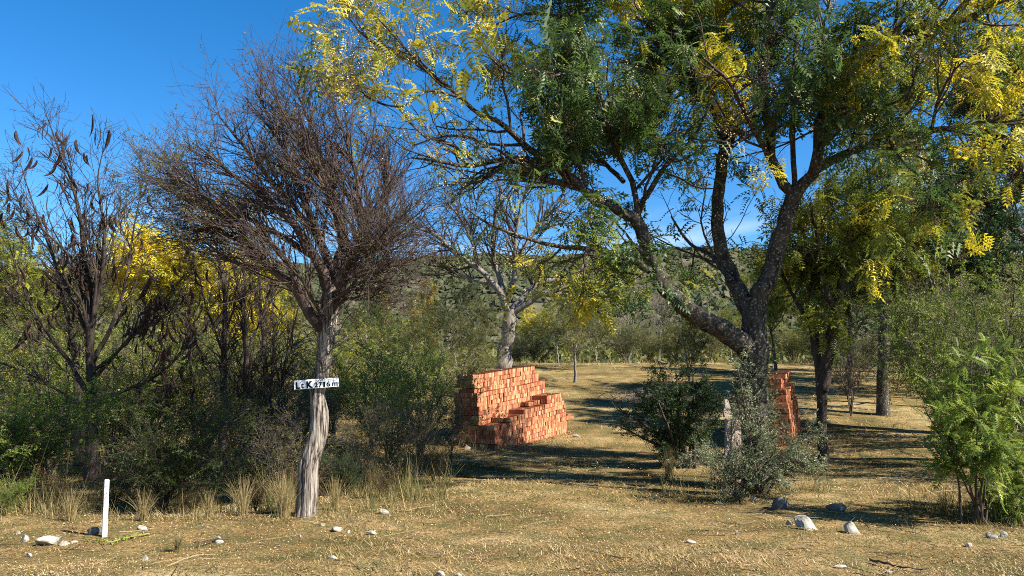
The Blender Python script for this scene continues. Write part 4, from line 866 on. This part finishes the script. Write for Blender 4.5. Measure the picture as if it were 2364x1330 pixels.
def stack(label, corner, u, blocks, seed, slope, skip=0, end_first=True, nmax=300):
    rg = np.random.default_rng(seed); u = np.array([*u, 0.]); u /= np.linalg.norm(u); bd = np.array([u[1], -u[0], 0]); ang = math.atan2(bd[1], bd[0])
    t = thing('brick_stack', label, 'brick stack', corner); B = []
    for (a0, a1, b0, b1, k0, k1, lean) in blocks:
        ncol = max(1, int(round((b1 - b0) / .262)))
        for k in range(k0, k1):
            z = k * .1165 + .058; odd = k % 2; bo = lean * (k - k0)
            top = k == k1 - 1
            aa = a0
            if odd:
                nh = int((b1 - b0) / .066)
                for j in range(nh): B.append((a0 + .128, b0 + bo + .034 + j * (b1 - b0 - .066) / max(1, nh - 1), z, 1, 0 if a0 < .3 or k > 6 else .5, k))
                aa = a0 + .262
            na = int((a1 - aa) / .0655)
            for i in range(na):
                for c in range(ncol):
                    B.append((aa + .033 + i * .0655, b1 + bo - .131 - c * .263, z, 0, 0 if (c == 0 or i < 2 or (top and c == 0)) else 2, k))
    B = [x for x in B if rg.random() > skip or x[4] > 0]
    full = []
    for (a, bb, z, o_, hid, k) in B:
        p = u * a + bd * bb + np.array([0, 0, z + slope * a + .008 * math.sin(a * 3 + k)]) + rg.normal(size=3) * np.array([.005, .005, .0015])
        if o_ == 0: p = p + bd * rg.normal(0, .006)
        rz = ang + (math.pi / 2 if o_ else 0) + rg.normal(0, .012); full.append((p, rz, hid, np.linalg.norm(p + corner - np.array([0, 0, EYE]))))
    full.sort(key=lambda q: (q[2], q[3]))
    for p, rz, hid, _ in full[:nmax]:
        o = obj('brick', BRM[int(rg.integers(6))], t); o.location = tuple(p); o.rotation_euler = (rg.normal(0, .012), rg.normal(0, .012), rz)
    ch = []
    for p, rz, hid, _ in full[nmax:]:
        v = BRV[int(rg.integers(6))]; c, s_ = math.cos(rz), math.sin(rz); ch.append((v @ np.array([[c, s_, 0], [-s_, c, 0], [0, 0, 1]]) + p, BOXF, rg.random()))
    if ch: tag(obj('bricks', make_mesh('bricks', ch, M['brick_mass']), t), kind='stuff')
    return t, u, bd
d0 = 19.5; c1 = np.array([(1092 - 1182) / F * d0, d0, 0]); c1[2] = float(height(c1[0] - .1, d0)) - .03
u1 = np.array([.57, .82]); sl1 = .105
stack('long stepped stack of orange bricks in the middle of the clearing', c1, u1, [
    (0, 2.98, -.525, 0.0, 14, 16, 0), (.0, 3.1, -.59, .06, 12, 14, 0), (0, 3.3, -.60, .15, 9, 12, 0), (0, 3.25, -.62, .20, 0, 9, 0),
    (0, 3.55, .21, .735, -1, 5, -.006), (.55, 3.5, .21, .72, 5, 6, 0), (1.35, 3.45, .21, .70, 6, 7, 0), (1.9, 3.4, .21, .48, 7, 8, 0), (2.5, 3.4, .21, .70, 7, 9, 0)], 5, sl1)
c2 = np.array([(1822 - 1182) / F * 18.4, 18.4, 0]); c2[2] = float(height(c2[0], 18.4)) - .03
stack('second brick stack half hidden behind the ivy-wrapped trunk', c2, (.42, .9), [
    (0, 2.8, -1.35, 0, 0, 9, -.012), (.1, 2.7, -1.33, -.13, 9, 12, 0), (.35, 2.6, -1.3, -.26, 12, 14, 0), (.8, 2.4, -1.25, -.2, 14, 15, 0)], 6, .07)
rg = np.random.default_rng(14); uu = np.array([*u1, 0]) / np.linalg.norm(u1); bb = np.array([uu[1], -uu[0], 0]); ch = []
for i in range(70):
    a = rg.uniform(-.3, 3.9); q = c1 + uu * a + bb * (.78 + abs(rg.normal(0, .14))) if i % 3 else c1 + uu * (-.05 - abs(rg.normal(0, .15))) + bb * rg.uniform(-.5, .8)
    q[2] = float(height(q[0], q[1])) + .01; sc_ = rg.uniform(.015, .05, 3); Rq = np.array(Matrix.Rotation(rg.uniform(0, 6), 3, 'Z') @ Matrix.Rotation(rg.uniform(0, 6), 3, 'X'))
    ch.append(((BOXV + rg.normal(size=(8, 3)) * .12) * sc_ @ Rq.T + q, BOXF, rg.random()))
tag(obj('brick_rubble', make_mesh('brick_rubble', ch, M['brick_mass'])), 'crumbled brick bits along the foot of the long stack', 'rubble', kind='stuff')
# loose bricks that slid off the far end
rg = np.random.default_rng(4)
for px, py, rx, ry, rz, lab in ((1298, 972, .5, .1, .6, 'loose brick leaning on the far end of the long stack'), (1306, 968, .9, .2, 1.2, 'loose brick tilted against the leaning one'),
        (1316, 962, .1, .05, .3, 'loose brick lying flat furthest out from the long stack'), (1310, 955, 1.3, 0, 2.0, 'loose brick standing on edge behind the fallen ones'), (1150, 965, .1, .0, .5, 'single brick left on the low step of the long stack')):
    p = GP(px, py + 6)
    if 'single' in lab:
        uu = np.array([.57, .82, 0]); uu /= np.linalg.norm(uu); p = c1 + uu * .75 + np.array([uu[1], -uu[0], 0]) * .45 + np.array([0, 0, 6 * .119 + .75 * sl1 - .02])
    o = obj('loose_brick', BRM[int(rg.integers(6))]); o.location = tuple(p + np.array([0, 0, .045])); o.rotation_euler = (rx, ry, rz); tag(o, lab, 'brick', 'loose bricks by the stack')

# ------------------------------------------------------------------ sign
M['sign'] = flat_mat('sign_paint', (.70, .72, .74), .5, .08, 9, .3); M['ink'] = flat_mat('black_paint', (.008, .008, .009), .9, spec=.05)
D = SIGN_BASE[1]; ds = D - .145
cen = P(731, 885.5, ds); wid = 99 / PXM(ds); hgt = 20.5 / PXM(ds)
sg = thing('lot_sign', 'small white board lettered in black nailed to the crooked trunk', 'sign', cen); sg.rotation_euler = (0, math.radians(-4.1), math.radians(14))
rg = np.random.default_rng(2)
nx_ = 12; V = []; 
for i in range(nx_ + 1):
    x = (i / nx_ - .5) * wid; e = rg.normal(0, .0008)
    V += [[x, -.006, -hgt / 2 + e], [x, .006, -hgt / 2 + e], [x, .006, hgt / 2 + e], [x, -.006, hgt / 2 + e]]
Fq = []
for i in range(nx_):
    a = i * 4
    for j in range(4): Fq.append([a + j, a + 4 + j, a + 4 + (j + 1) % 4, a + (j + 1) % 4])
Fq += [[0, 1, 2, 3], [nx_ * 4 + 3, nx_ * 4 + 2, nx_ * 4 + 1, nx_ * 4]]
obj('board', make_mesh('board', [(np.array(V), np.array(Fq))], M['sign'], False, False), sg)
def glyph(ch, x0, x1, z0, z1, off, y=-.0085):
    cu = bpy.data.curves.new('letter', 'FONT'); cu.body = ch; cu.offset = off; cu.extrude = .0008
    o = bpy.data.objects.new('letter_source', cu); COL.objects.link(o); bpy.context.view_layer.update()
    me = bpy.data.meshes.new_from_object(o.evaluated_get(bpy.context.evaluated_depsgraph_get())); bpy.data.objects.remove(o)
    n_ = len(me.vertices); co = np.zeros(n_ * 3); me.vertices.foreach_get('co', co); co = co.reshape(-1, 3)
    mn, mxx = co.min(0), co.max(0); q = (co - mn) / np.maximum(mxx - mn, 1e-6)
    new = np.stack([x0 + q[:, 0] * (x1 - x0), np.full(n_, y) + (q[:, 2] - .5) * .0016, z0 + q[:, 1] * (z1 - z0)], -1)
    me.vertices.foreach_set('co', new.astype(np.float32).ravel()); me.materials.clear(); me.materials.append(M['ink']); me.update(); me.name = 'letter'
    return obj('letter', me, sg)
K_ = wid / 810.
for ch, xa, xb, yt, yb, off in (('L', 390, 468, 345, 474, .05), ('t', 478, 535, 365, 462, .012), ('K', 580, 698, 328, 458, .05), ('2', 724, 787, 352, 448, .035), ('7', 800, 866, 348, 446, .035), ('1', 884, 922, 344, 440, .035), ('6', 944, 1012, 334, 432, .018), ('m', 1048, 1145, 355, 424, .008)):
    xm = (xa + xb) / 2 - 765; rise = 375 - xm * .062       # centre line of the tilted board in the close-up
    glyph(ch, (xa - 765) * K_, (xb - 765) * K_, (rise - yb) * K_, (rise - yt) * K_, off)
for sx_ in (-.06, .055):
    v, f = tube(np.array([[[sx_, -.004, .035], [sx_, -.011, .035]]]), np.array([[.004, .004]]), 8, rg); v = np.vstack([v, [[sx_, -.0115, .035]]]); fs = [[8 + i, 8 + (i + 1) % 8, 16] for i in range(8)]
    obj('nail', make_mesh('nail', [(v, f), (v[8:], np.array(fs) - 8)], flat_mat('nail_steel', (.12, .11, .10), .5), False, False), sg)

# ------------------------------------------------------------------ white post
b = GP(241, 1241); d = b[1]; hgt = P(238, 1107, d)[2] - b[2]
po = thing('white_post', 'short white painted marker post standing at the edge of the grass', 'post', b); po.rotation_euler = (0, math.radians(-1.3), math.radians(32))
M['post'] = flat_mat('post_paint', (.66, .665, .66), .6, .16, 16, .3)
w_ = .0235; ring = np.array([[-1, -.8], [-.8, -1], [.8, -1], [1, -.8], [1, .8], [.8, 1], [-.8, 1], [-1, .8]]); V = []; zs = [-.12, 0, .1, .3, .5, hgt - .006, hgt]
for k, z in enumerate(zs):
    s_ = w_ * (1.06 - .08 * max(z, 0) / hgt) * (.86 if k == len(zs) - 1 else 1); V += [[a * s_, c * s_, z] for a, c in ring]
Fq = [[k * 8 + j, k * 8 + (j + 1) % 8, k * 8 + 8 + (j + 1) % 8, k * 8 + 8 + j] for k in range(len(zs) - 1) for j in range(8)]; o8 = (len(zs) - 1) * 8
Fq += [[o8, o8 + 1, o8 + 2, o8 + 3], [o8, o8 + 3, o8 + 4, o8 + 7], [o8 + 4, o8 + 5, o8 + 6, o8 + 7]]
obj('shaft', make_mesh('shaft', [(np.array(V), np.array(Fq))], M['post'], False, False), po)
def stroke(pts, r):
    p = catmull(np.array([[a, -w_ * 1.03 - .0005, c, r] for a, c in pts]), 8); v, f = tube(p[None, :, :3], p[None, :, 3], 5, rg); v[:, 1] = -w_ * 1.03 - .0006 + (v[:, 1] + w_ * 1.03) * .15
    o = obj('dark_mark', make_mesh('dark_mark', [(v, f)], M['ink'], False, False), po)  # thin dark stroke lying flat on one face of the post
h_ = hgt
stroke([(-.02, h_ - .075), (-.008, h_ - .066), (.004, h_ - .068), (.016, h_ - .064)], .0022); stroke([(.002, h_ - .045), (-.004, h_ - .07), (-.01, h_ - .098)], .002)
stroke([(-.018, h_ - .155), (-.004, h_ - .145), (.010, h_ - .15), (.019, h_ - .166), (.004, h_ - .178), (-.012, h_ - .19), (-.02, h_ - .2)], .0028); stroke([(-.004, h_ - .125), (-.004, h_ - .146)], .0022)

# ------------------------------------------------------------------ stones
def rock_mesh(seed, mat):
    rg = np.random.default_rng(seed); import bmesh
    bm = bmesh.new(); bmesh.ops.create_icosphere(bm, subdivisions=3, radius=1)
    pl = norm(rg.normal(size=(14, 3))); th = rg.uniform(.35, .72, 14)
    for v in bm.verts:
        c = np.array(v.co)
        for n_, h0 in zip(pl, th):
            q = c @ n_
            if q > h0: c = c - n_ * (q - h0) * .9
        c = c * (1 + .22 * vnoise(c[0] * 2 + seed, c[1] * 2 + c[2] * 2) + .08 * vnoise(c[0] * 8, c[2] * 8 + c[1] * 5)); v.co = c
    [setattr(f_, 'smooth', True) for f_ in bm.faces] if seed % 2 else None
    me = bpy.data.meshes.new('stone'); bm.to_mesh(me); bm.free(); me.materials.append(mat)
    return me
RK = [rock_mesh(i, M['stone']) for i in range(5)]; RD = [rock_mesh(10 + i, M['dark_stone']) for i in range(3)]
ROCKS = [
 (108, 1247, 68, 24, 0, 'long flat whitish slab of rock left of the white post'), (58, 1243, 30, 18, 0, 'rounded pale stone left of the long flat slab'), (42, 1231, 15, 10, 0, 'smallest pale stone beyond the long flat slab'),
 (148, 1256, 30, 14, 0, 'low pale stone at the right end of the long flat slab'), (171, 1252, 18, 8, 0, 'small flat stone between the long slab and the white post'), (220, 1228, 34, 18, 1, 'grey stone tucked behind the foot of the white post'),
 (328, 1220, 26, 18, 0, 'pointed pale stone right of the white post'), (504, 1245, 30, 20, 0, 'single pale stone in the grass left of the crooked trunk'), (744, 1212, 15, 12, 0, 'small round white stone at the foot of the crooked trunk'),
 (777, 1220, 36, 18, 0, 'broad pale stone right of the crooked trunk foot'), (804, 1229, 16, 8, 0, 'small flat stone right of the broad pale one'), (692, 1239, 14, 8, 0, 'tiny white chip below the crooked trunk'), (886, 1182, 24, 20, 0, 'upright tan stone in the shade edge right of the crooked trunk'),
 (858, 1229, 20, 12, 0, 'pale pinkish stone below the upright tan stone'), (768, 1287, 24, 12, 0, 'half-buried pale stone in the foreground below the crooked trunk'), (336, 1290, 22, 14, 0, 'pale stone in the lower left foreground'), (1017, 1325, 36, 18, 0, 'grey-white stone cut by the bottom edge of the picture'),
 (1058, 1326, 18, 8, 0, 'tiny stone beside the one at the bottom edge'), (68, 1283, 18, 12, 0, 'small pinkish stone near the bottom left corner'), (1595, 1252, 22, 12, 0, 'lone pale stone in the open foreground grass'), (1655, 1232, 10, 8, 0, 'tiny pale pebble above the lone pale stone'),
 (1700, 1228, 9, 12, 0, 'tiny upright pebble left of the large cream stone'), (1796, 1163, 52, 32, 1, 'dark grey boulder half sunk in dry grass'), (1862, 1208, 64, 40, 0, 'large cream stone below the dark boulder'), (1822, 1208, 18, 16, 0, 'white stone touching the large cream one'),
 (1935, 1174, 50, 22, 1, 'flat grey stone right of the dark boulder'), (1966, 1218, 48, 38, 0, 'leaning cream stone with a shaded face'), (1740, 1152, 28, 14, 0, 'pale stone at the foot of the grey-green scrub'), (2290, 1238, 26, 22, 0, 'bright white stone under the bright feathery bush'),
 (2316, 1233, 22, 20, 0, 'second bright white stone right under the feathery bush'), (2238, 1258, 22, 16, 0, 'small wedge stone in front of the feathery bush'), (1938, 1310, 28, 12, 0, 'flat pale stone in the lower right foreground'), (2050, 1322, 24, 10, 0, 'half-buried stone near the bottom right'),
 (1332, 1006, 20, 10, 0, 'white stone lying in the shade beyond the long brick stack'), (1112, 1032, 14, 16, 0, 'white stone standing against the foot of the long brick stack'), (1078, 1034, 20, 14, 0, 'pale stone behind the little shrub at the stack end'), (1530, 838, 34, 8, 1, 'dark flat stone on the far crest of the clearing'), (1472, 836, 10, 5, 0, 'tiny white stone on the far crest')]
rg = np.random.default_rng(8)
for px, py, wp, hp, dk, lab in ROCKS:
    p = GP(px, py + hp * .35); k = p[1] / F; me = (RD if dk else RK)[int(rg.integers(3 if dk else 5))]
    o = obj('stone', me); o.location = tuple(p + np.array([0, 0, hp * k * .2])); o.scale = (wp * k * .6, wp * k * .45, hp * k * .72); o.rotation_euler = (rg.normal(0, .15), rg.normal(0, .15), rg.normal(0, .5)); tag(o, lab, 'stone', 'stones lying in the grass')
# pale slabs against the big trunk
for (xa, ya, xb, yb, dd, tilt, lab, sd) in ((1662, 966, 1709, 1052, -.12, .06, 'tall pale pinkish slab standing on end beside the ivy-wrapped trunk', 1), (1668, 922, 1692, 962, .12, -.1, 'small pale broken slab above the tall pinkish one', 2)):
    d = BIG[1] - .55 + dd; a, b_ = P(xa, yb, d), P(xb, ya, d); rg2 = np.random.default_rng(sd); n_ = 9
    o_ = [(-.5, 0), (-.5, .5), (-.46, .8), (-.42, 1), (-.1, .97), (.2, 1.02), (.46, .98), (.5, .6), (.48, 0)]
    if sd == 2: o_ = [(-.5, 0), (-.52, .3), (-.3, .6), (-.25, .95), (.0, 1.02), (.2, .9), (.25, .6), (.5, .35), (.48, 0)]
    W_, H_ = b_[0] - a[0], b_[2] - a[2]; zb = a[2]
    if sd == 1: H_ += a[2] - float(height(a[0], d)) + .05; zb = float(height(a[0], d)) - .05
    V = [[x * W_, -.02, z * H_] for x, z in o_] + [[x * W_, .02, z * H_] for x, z in o_]; Vc = np.array(V) + rg2.normal(size=(18, 3)) * .003
    f4 = [[i, i + 1, i + 10, i + 9] for i in range(8)] + [[8, 0, 9, 17]]; ft = [[0, i + 1, i] for i in range(1, 8)] + [[9, i + 9, i + 10] for i in range(1, 8)]
    o = obj('slab', make_mesh('slab', [(Vc, np.array(f4)), (Vc, np.array(ft))], M['slab'], False, False)); o.location = ((a[0] + b_[0]) / 2, d, zb); o.rotation_euler = (tilt, 0, .5); tag(o, lab, 'slab')
# fallen sticks and brush
def stick(pts, r, label, mat='twig', lift=.03, sub=3, seed=1):
    rng = np.random.default_rng(seed); q = []
    for px, py in pts: g = GP(px, py); q.append([*(g + np.array([0, 0, lift])), r])
    a = catmull(np.array(q), 12); a[:, 3] *= np.linspace(1, .4, 12); a[:, 2] += np.abs(rng.normal(size=12)) * .008; P1, R1 = a[None, :, :3], a[None, :, 3]
    P2, R2 = grow(rng, P1, R1, sub, (.3, .9), 5, .14, .3, 40, 10, (0, 0, 1), .0, .15, .6, .01, .4, .002)
    base = a[0, :3] - np.array([0, 0, lift]); tag(obj('fallen_branch', make_mesh('fallen_branch', [tube(P1, R1, 6, rng, .08), tube(P2, R2, 4, rng)], M[mat], True, False, base)), label, 'branch').location = tuple(base)
stick([(1560, 1140), (1520, 1152), (1470, 1160)], .016, 'dark fallen branch in front of the dark multi-stemmed bush')
stick([(525, 1252), (490, 1256), (455, 1268)], .009, 'thin dark fallen stick below the lone pale stone at left', seed=2)
stick([(1380, 1128), (1350, 1124), (1300, 1122)], .012, 'grey stick lying along the edge of the tree shade', seed=3, mat='pale_twig')
stick([(2010, 1302), (2080, 1320), (2140, 1326)], .014, 'dark curved stick in the bottom right foreground', seed=4)
stick([(2080, 1005), (2040, 1012), (2000, 1000)], .012, 'thin stick on the sunny grass right of the double-stemmed tree', seed=5, mat='pale_twig')
stick([(1180, 972), (1155, 963), (1120, 960)], .007, 'dry branch lying on the low step of the bricks', seed=6, lift=.72, sub=8)
# brush pile of cut branches
rng = np.random.default_rng(77); b = GP(1490, 925); n = 260
c0 = b + np.stack([rng.normal(0, .95, n), rng.normal(0, .5, n), np.abs(rng.normal(0, .18, n))], -1); c0[:, 2] = np.maximum(c0[:, 2] * np.exp(-((c0[:, 0] - b[0]) / 1.2) ** 2) + .05, height(c0[:, 0], c0[:, 1]) + .02)
dirs = norm(rng.normal(size=(n, 3)) * np.array([1, .6, .35])); Lh = rng.uniform(.3, .9, n)[:, None]; K = 5
Pb = np.stack([c0 + dirs * Lh * (k / 4 - .5) + rng.normal(size=(n, 3)) * .03 for k in range(K)], 1); Rb = rng.uniform(.004, .014, n)[:, None] * np.linspace(1, .4, K)
P3, R3 = grow(rng, Pb, Rb, 900, (.2, 1), 4, .25, .3, 40, 12, (0, 0, 1), .0, .2, .6, .01, .5, .003)
bp_ = thing('brush_pile', 'low heap of cut grey branches behind the dark multi-stemmed bush', 'brush pile', b)
tag(obj('cut_branches', make_mesh('cut_branches', [tube(Pb, Rb, 5, rng), tube(P3, R3, 3, rng)], M['pale_twig'], True, False, b), bp_), kind='stuff')
# yellow-green runner creeping past the post
pts = np.array([[*(GP(px, py) + np.array([0, 0, .03])), .006] for px, py in ((190, 1250), (230, 1257), (258, 1259), (290, 1250), (320, 1243), (350, 1238))]); a = catmull(pts, 30); rng = np.random.default_rng(3)
v, f = tube(a[None, :, :3], a[None, :, 3], 5, rng); lp = leaves_on(rng, a[None, :, :3], a[None, :, 3], 70, LEAF1, .035, .3, (0, 1), .9, 0, rng.random(70))
tag(obj('creeper', make_mesh('creeper', [(v, f, .9), lp], M['bright_leaf'], origin=pts[0, :3])), 'yellow-green runner creeping over the grass by the white post', 'creeper').location = tuple(pts[0, :3])

# ------------------------------------------------------------------ grass, litter, tall weeds
rng = np.random.default_rng(123)
def scatter_ground(n, d0, d1, pw, margin=200):
    u = rng.random(n); e = 1 - pw; d = (d0 ** e + u * (d1 ** e - d0 ** e)) ** (1 / e); px = rng.uniform(-margin, IW + margin, n)
    x = (px - IW / 2) / F * d * 1.03; return x, d, px
BLADE = (np.array([[-.5, 0, 0], [.5, 0, 0], [.12, .8, .92], [-.12, .8, .92]]), np.array([[0, 1, 2, 3]]))
def blades(x, y, h, wd, tint, flop):
    """bent blades: h length, wd width, flop 0 upright .. 1 lying"""
    n = len(x); a = rng.uniform(0, 6.283, n); V = BLADE[0]
    lx = np.cos(a); ly = np.sin(a); z = height(x, y)
    px_ = V[None, :, 0] * wd[:, None]; fy = V[None, :, 1] * (h * (.25 + flop))[:, None]; fz = V[None, :, 2] * (h * np.sqrt(np.clip(1 - flop ** 2, .02, 1)))[:, None]
    X = x[:, None] + px_ * lx[:, None] - fy * ly[:, None]; Y_ = y[:, None] + px_ * ly[:, None] + fy * lx[:, None]; Z_ = z[:, None] + fz
    F_ = (BLADE[1][None] + (np.arange(n) * 4)[:, None, None]).reshape(-1, 4)
    return np.stack([X, Y_, Z_], -1).reshape(-1, 3), F_, np.repeat(tint, 4)
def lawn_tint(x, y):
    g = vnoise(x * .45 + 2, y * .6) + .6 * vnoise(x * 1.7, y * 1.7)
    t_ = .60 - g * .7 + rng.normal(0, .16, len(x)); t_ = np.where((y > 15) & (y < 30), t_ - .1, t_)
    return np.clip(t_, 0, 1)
ch = []
for n, d0_, d1_, pw, hh, wd in ((80000, 5.4, 11, 1.4, .038, .0058), (46000, 11, 20, 1.2, .05, .010), (24000, 20, 48, 1.1, .08, .018)):
    x, y, px = scatter_ground(n, d0_, d1_, pw); cl = vnoise(x * 2.2 + 8, y * 2.2); k = rng.random(n) < np.clip(.75 + cl, .2, 1); x, y = x[k], y[k]; m = len(x)
    big = np.clip(1 + 2.2 * vnoise(x * .8 + 30, y * .8 + 4), .5, 2.4)
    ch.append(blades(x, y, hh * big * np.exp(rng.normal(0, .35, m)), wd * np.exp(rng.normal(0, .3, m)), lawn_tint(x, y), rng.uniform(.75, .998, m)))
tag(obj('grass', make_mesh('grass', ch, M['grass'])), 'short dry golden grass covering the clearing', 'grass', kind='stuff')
x, y, px = scatter_ground(60000, 5.4, 22, 1.5); n = len(x); pos = np.stack([x, y, height(x, y) + rng.uniform(.005, .035, n)], -1)
fr = frames(norm(rng.normal(size=(n, 3)) * np.array([1, 1, .3])), rng)
tag(obj('leaf_litter', make_mesh('leaf_litter', [scatter(LEAF1[0], LEAF1[1], pos, fr, rng.uniform(.011, .028, n) * np.clip(y / 9, .8, 1.8), np.clip(rng.random(n) ** 1.1 * .97 + (rng.random(n) > .992) * .5, 0, 1))], M['litter'])), 'scattered dry fallen leaves on the clearing', 'leaves', kind='stuff')
n = 1500; x, y, px = scatter_ground(n, 5.5, 17, 1.4); a = rng.uniform(0, 3.14, n); L_ = rng.uniform(.05, .22, n); z = height(x, y) + .02
mid = np.stack([x, y, z + rng.uniform(0, .02, n)], -1); dv = np.stack([np.cos(a), np.sin(a), rng.normal(0, .1, n)], -1) * L_[:, None]
Pt = np.stack([mid - dv, mid + rng.normal(size=(n, 3)) * .012, mid + dv], 1); v, f = tube(Pt, np.broadcast_to(rng.uniform(.0018, .0045, n)[:, None], (n, 3)) * np.array([1, .9, .5]), 3, rng)
tag(obj('twig_litter', make_mesh('twig_litter', [(v, f, np.repeat(rng.random(n), 9))], M['dry_leaf'])), 'small broken twigs strewn over the clearing', 'twigs', kind='stuff')
# weedy margin along the left thicket and under the trees
ch = []
def margin(n, pa, pb, da, db, h, hv, g=.5):
    px = rng.uniform(pa, pb, n); d = rng.uniform(da, db, n); x = (px - IW / 2) / F * d; k = vnoise(x * 1.6 + 3, d * 1.6) + .5 * vnoise(x * 5, d * 5) > -.02 ; x, d = x[k], d[k]; m = len(x)
    ch.append(blades(x, d, h * np.exp(rng.normal(0, hv, m)) * np.clip(1 + 1.6 * vnoise(x * .9, d * .9 + 9), .3, 2), .0055 * np.exp(rng.normal(0, .25, m)) * d / 10, np.clip(g + rng.normal(0, .28, m) - .5 * vnoise(x * 1.2 + 5, d), 0, 1), rng.uniform(.1, .85, m)))
margin(4200, -100, 690, 9.3, 10.6, .15, .5, .55); margin(6500, -100, 980, 10.2, 13., .26, .5, .35); margin(2500, 730, 1040, 9.9, 12.5, .22, .4, .35); margin(5000, -100, 1050, 13, 20, .42, .4, .45)
margin(1600, 1520, 1900, 11.4, 13., .16, .4, .5); margin(2600, 2060, 2500, 8.6, 10.5, .2, .4, .45); margin(4200, 950, 2400, 40, 47, .3, .4, .5); margin(900, 1020, 1300, 18.2, 19.4, .16, .4, .4)
tag(obj('tall_grass', make_mesh('tall_grass', ch, M['tall'])), 'long shaggy grass and weeds along the foot of the thicket', 'grass', kind='stuff')
def tuft(px, py, hpx, n, label, g, seed, mat='tall'):
    r2 = np.random.default_rng(seed); b = GP(px, py); k = b[1] / F; h = hpx * k
    a = r2.uniform(0, 6.283, n); lean_ = np.abs(r2.normal(0, .33, n)); K = 5; t_ = np.linspace(0, 1, K); L_ = h * r2.uniform(.6, 1.1, n)
    o_ = b + np.stack([np.cos(a), np.sin(a), 0 * a], -1) * r2.random(n)[:, None] * h * .12
    rad = (L_ * lean_)[:, None] * (t_ ** 1.8); zz = L_[:, None] * t_ * (1 - .25 * lean_[:, None] * t_)
    Pt = np.stack([o_[:, :1] + np.cos(a)[:, None] * rad, o_[:, 1:2] + np.sin(a)[:, None] * rad, o_[:, 2:] + zz], -1)
    v, f = tube(Pt, np.full((n, 1), .0022) * (1 - .8 * t_), 3, r2)
    tag(obj('grass_tuft', make_mesh('grass_tuft', [(v, f, np.repeat(np.clip(g + r2.normal(0, .2, n), 0, 1), K * 3))], M[mat], origin=b)), label, 'grass tuft').location = tuple(b)
for i, a in enumerate(((655, 1195, 105, 150, 'tall yellowish grass tuft touching the left of the crooked trunk', .75), (772, 1180, 80, 110, 'yellow-tipped grass tuft right of the crooked trunk', .7), (560, 1190, 90, 110, 'straw-coloured grass tuft left of the crooked trunk', .85), (480, 1195, 60, 80, 'short straw tuft between post and crooked trunk', .7),
    (1545, 1105, 70, 150, 'dense brown grass tuft at the foot of the dark multi-stemmed bush', .6), (930, 1130, 90, 140, 'green grass tuft in the shade below the brown twiggy shrub', .15), (1000, 1085, 80, 120, 'shaded green grass tuft left of the long brick stack', .2), (410, 1275, 40, 170, 'flattened grey-brown dead tuft in the left foreground', .5),
    (860, 1140, 80, 100, 'loose grass tuft in the thicket edge right of the crooked trunk', .4), (330, 1205, 70, 90, 'dry grass tuft behind the pointed pale stone', .7), (160, 1205, 80, 90, 'dry weedy tuft left of the white post', .6), (2180, 1190, 60, 90, 'grass tuft left of the slim feathery bush stems', .4), (1690, 1100, 60, 110, 'pale green tuft beneath the tall slab', .25), (300, 1160, 90, 80, 'tall pale dry stalks just above the white post', .9))): tuft(*a, seed=200 + i)
for px, d, top, lab in ((120, 10.6, 1080, 'brown dry weed at the edge left of the white post'), (440, 10.4, 1100, 'brown dry weed below the dark small-leaved bush'), (590, 10.6, 1090, 'dead weed left of the crooked trunk'), (880, 11.4, 1060, 'dead weed right of the crooked trunk'), (700, 11.4, 1050, 'dead weed directly behind the crooked trunk'), (1000, 13., 1020, 'dead weed near the end of the thicket'), (10, 10.8, 1090, 'dead weed at the left picture edge'), (2330, 10.5, 1060, 'dead weed under the right edge bush'), (260, 10.9, 1060, 'dead weed behind the white post')):
    put('dry', px, d, top, lab, 'dry_leaf')
print('TRIS', sum(sum(len(p.vertices) - 2 for p in m.polygons) if len(m.polygons) < 2000 else int(np.array([0]).sum() + len(m.loops) - 2 * len(m.polygons)) for m in bpy.data.meshes))
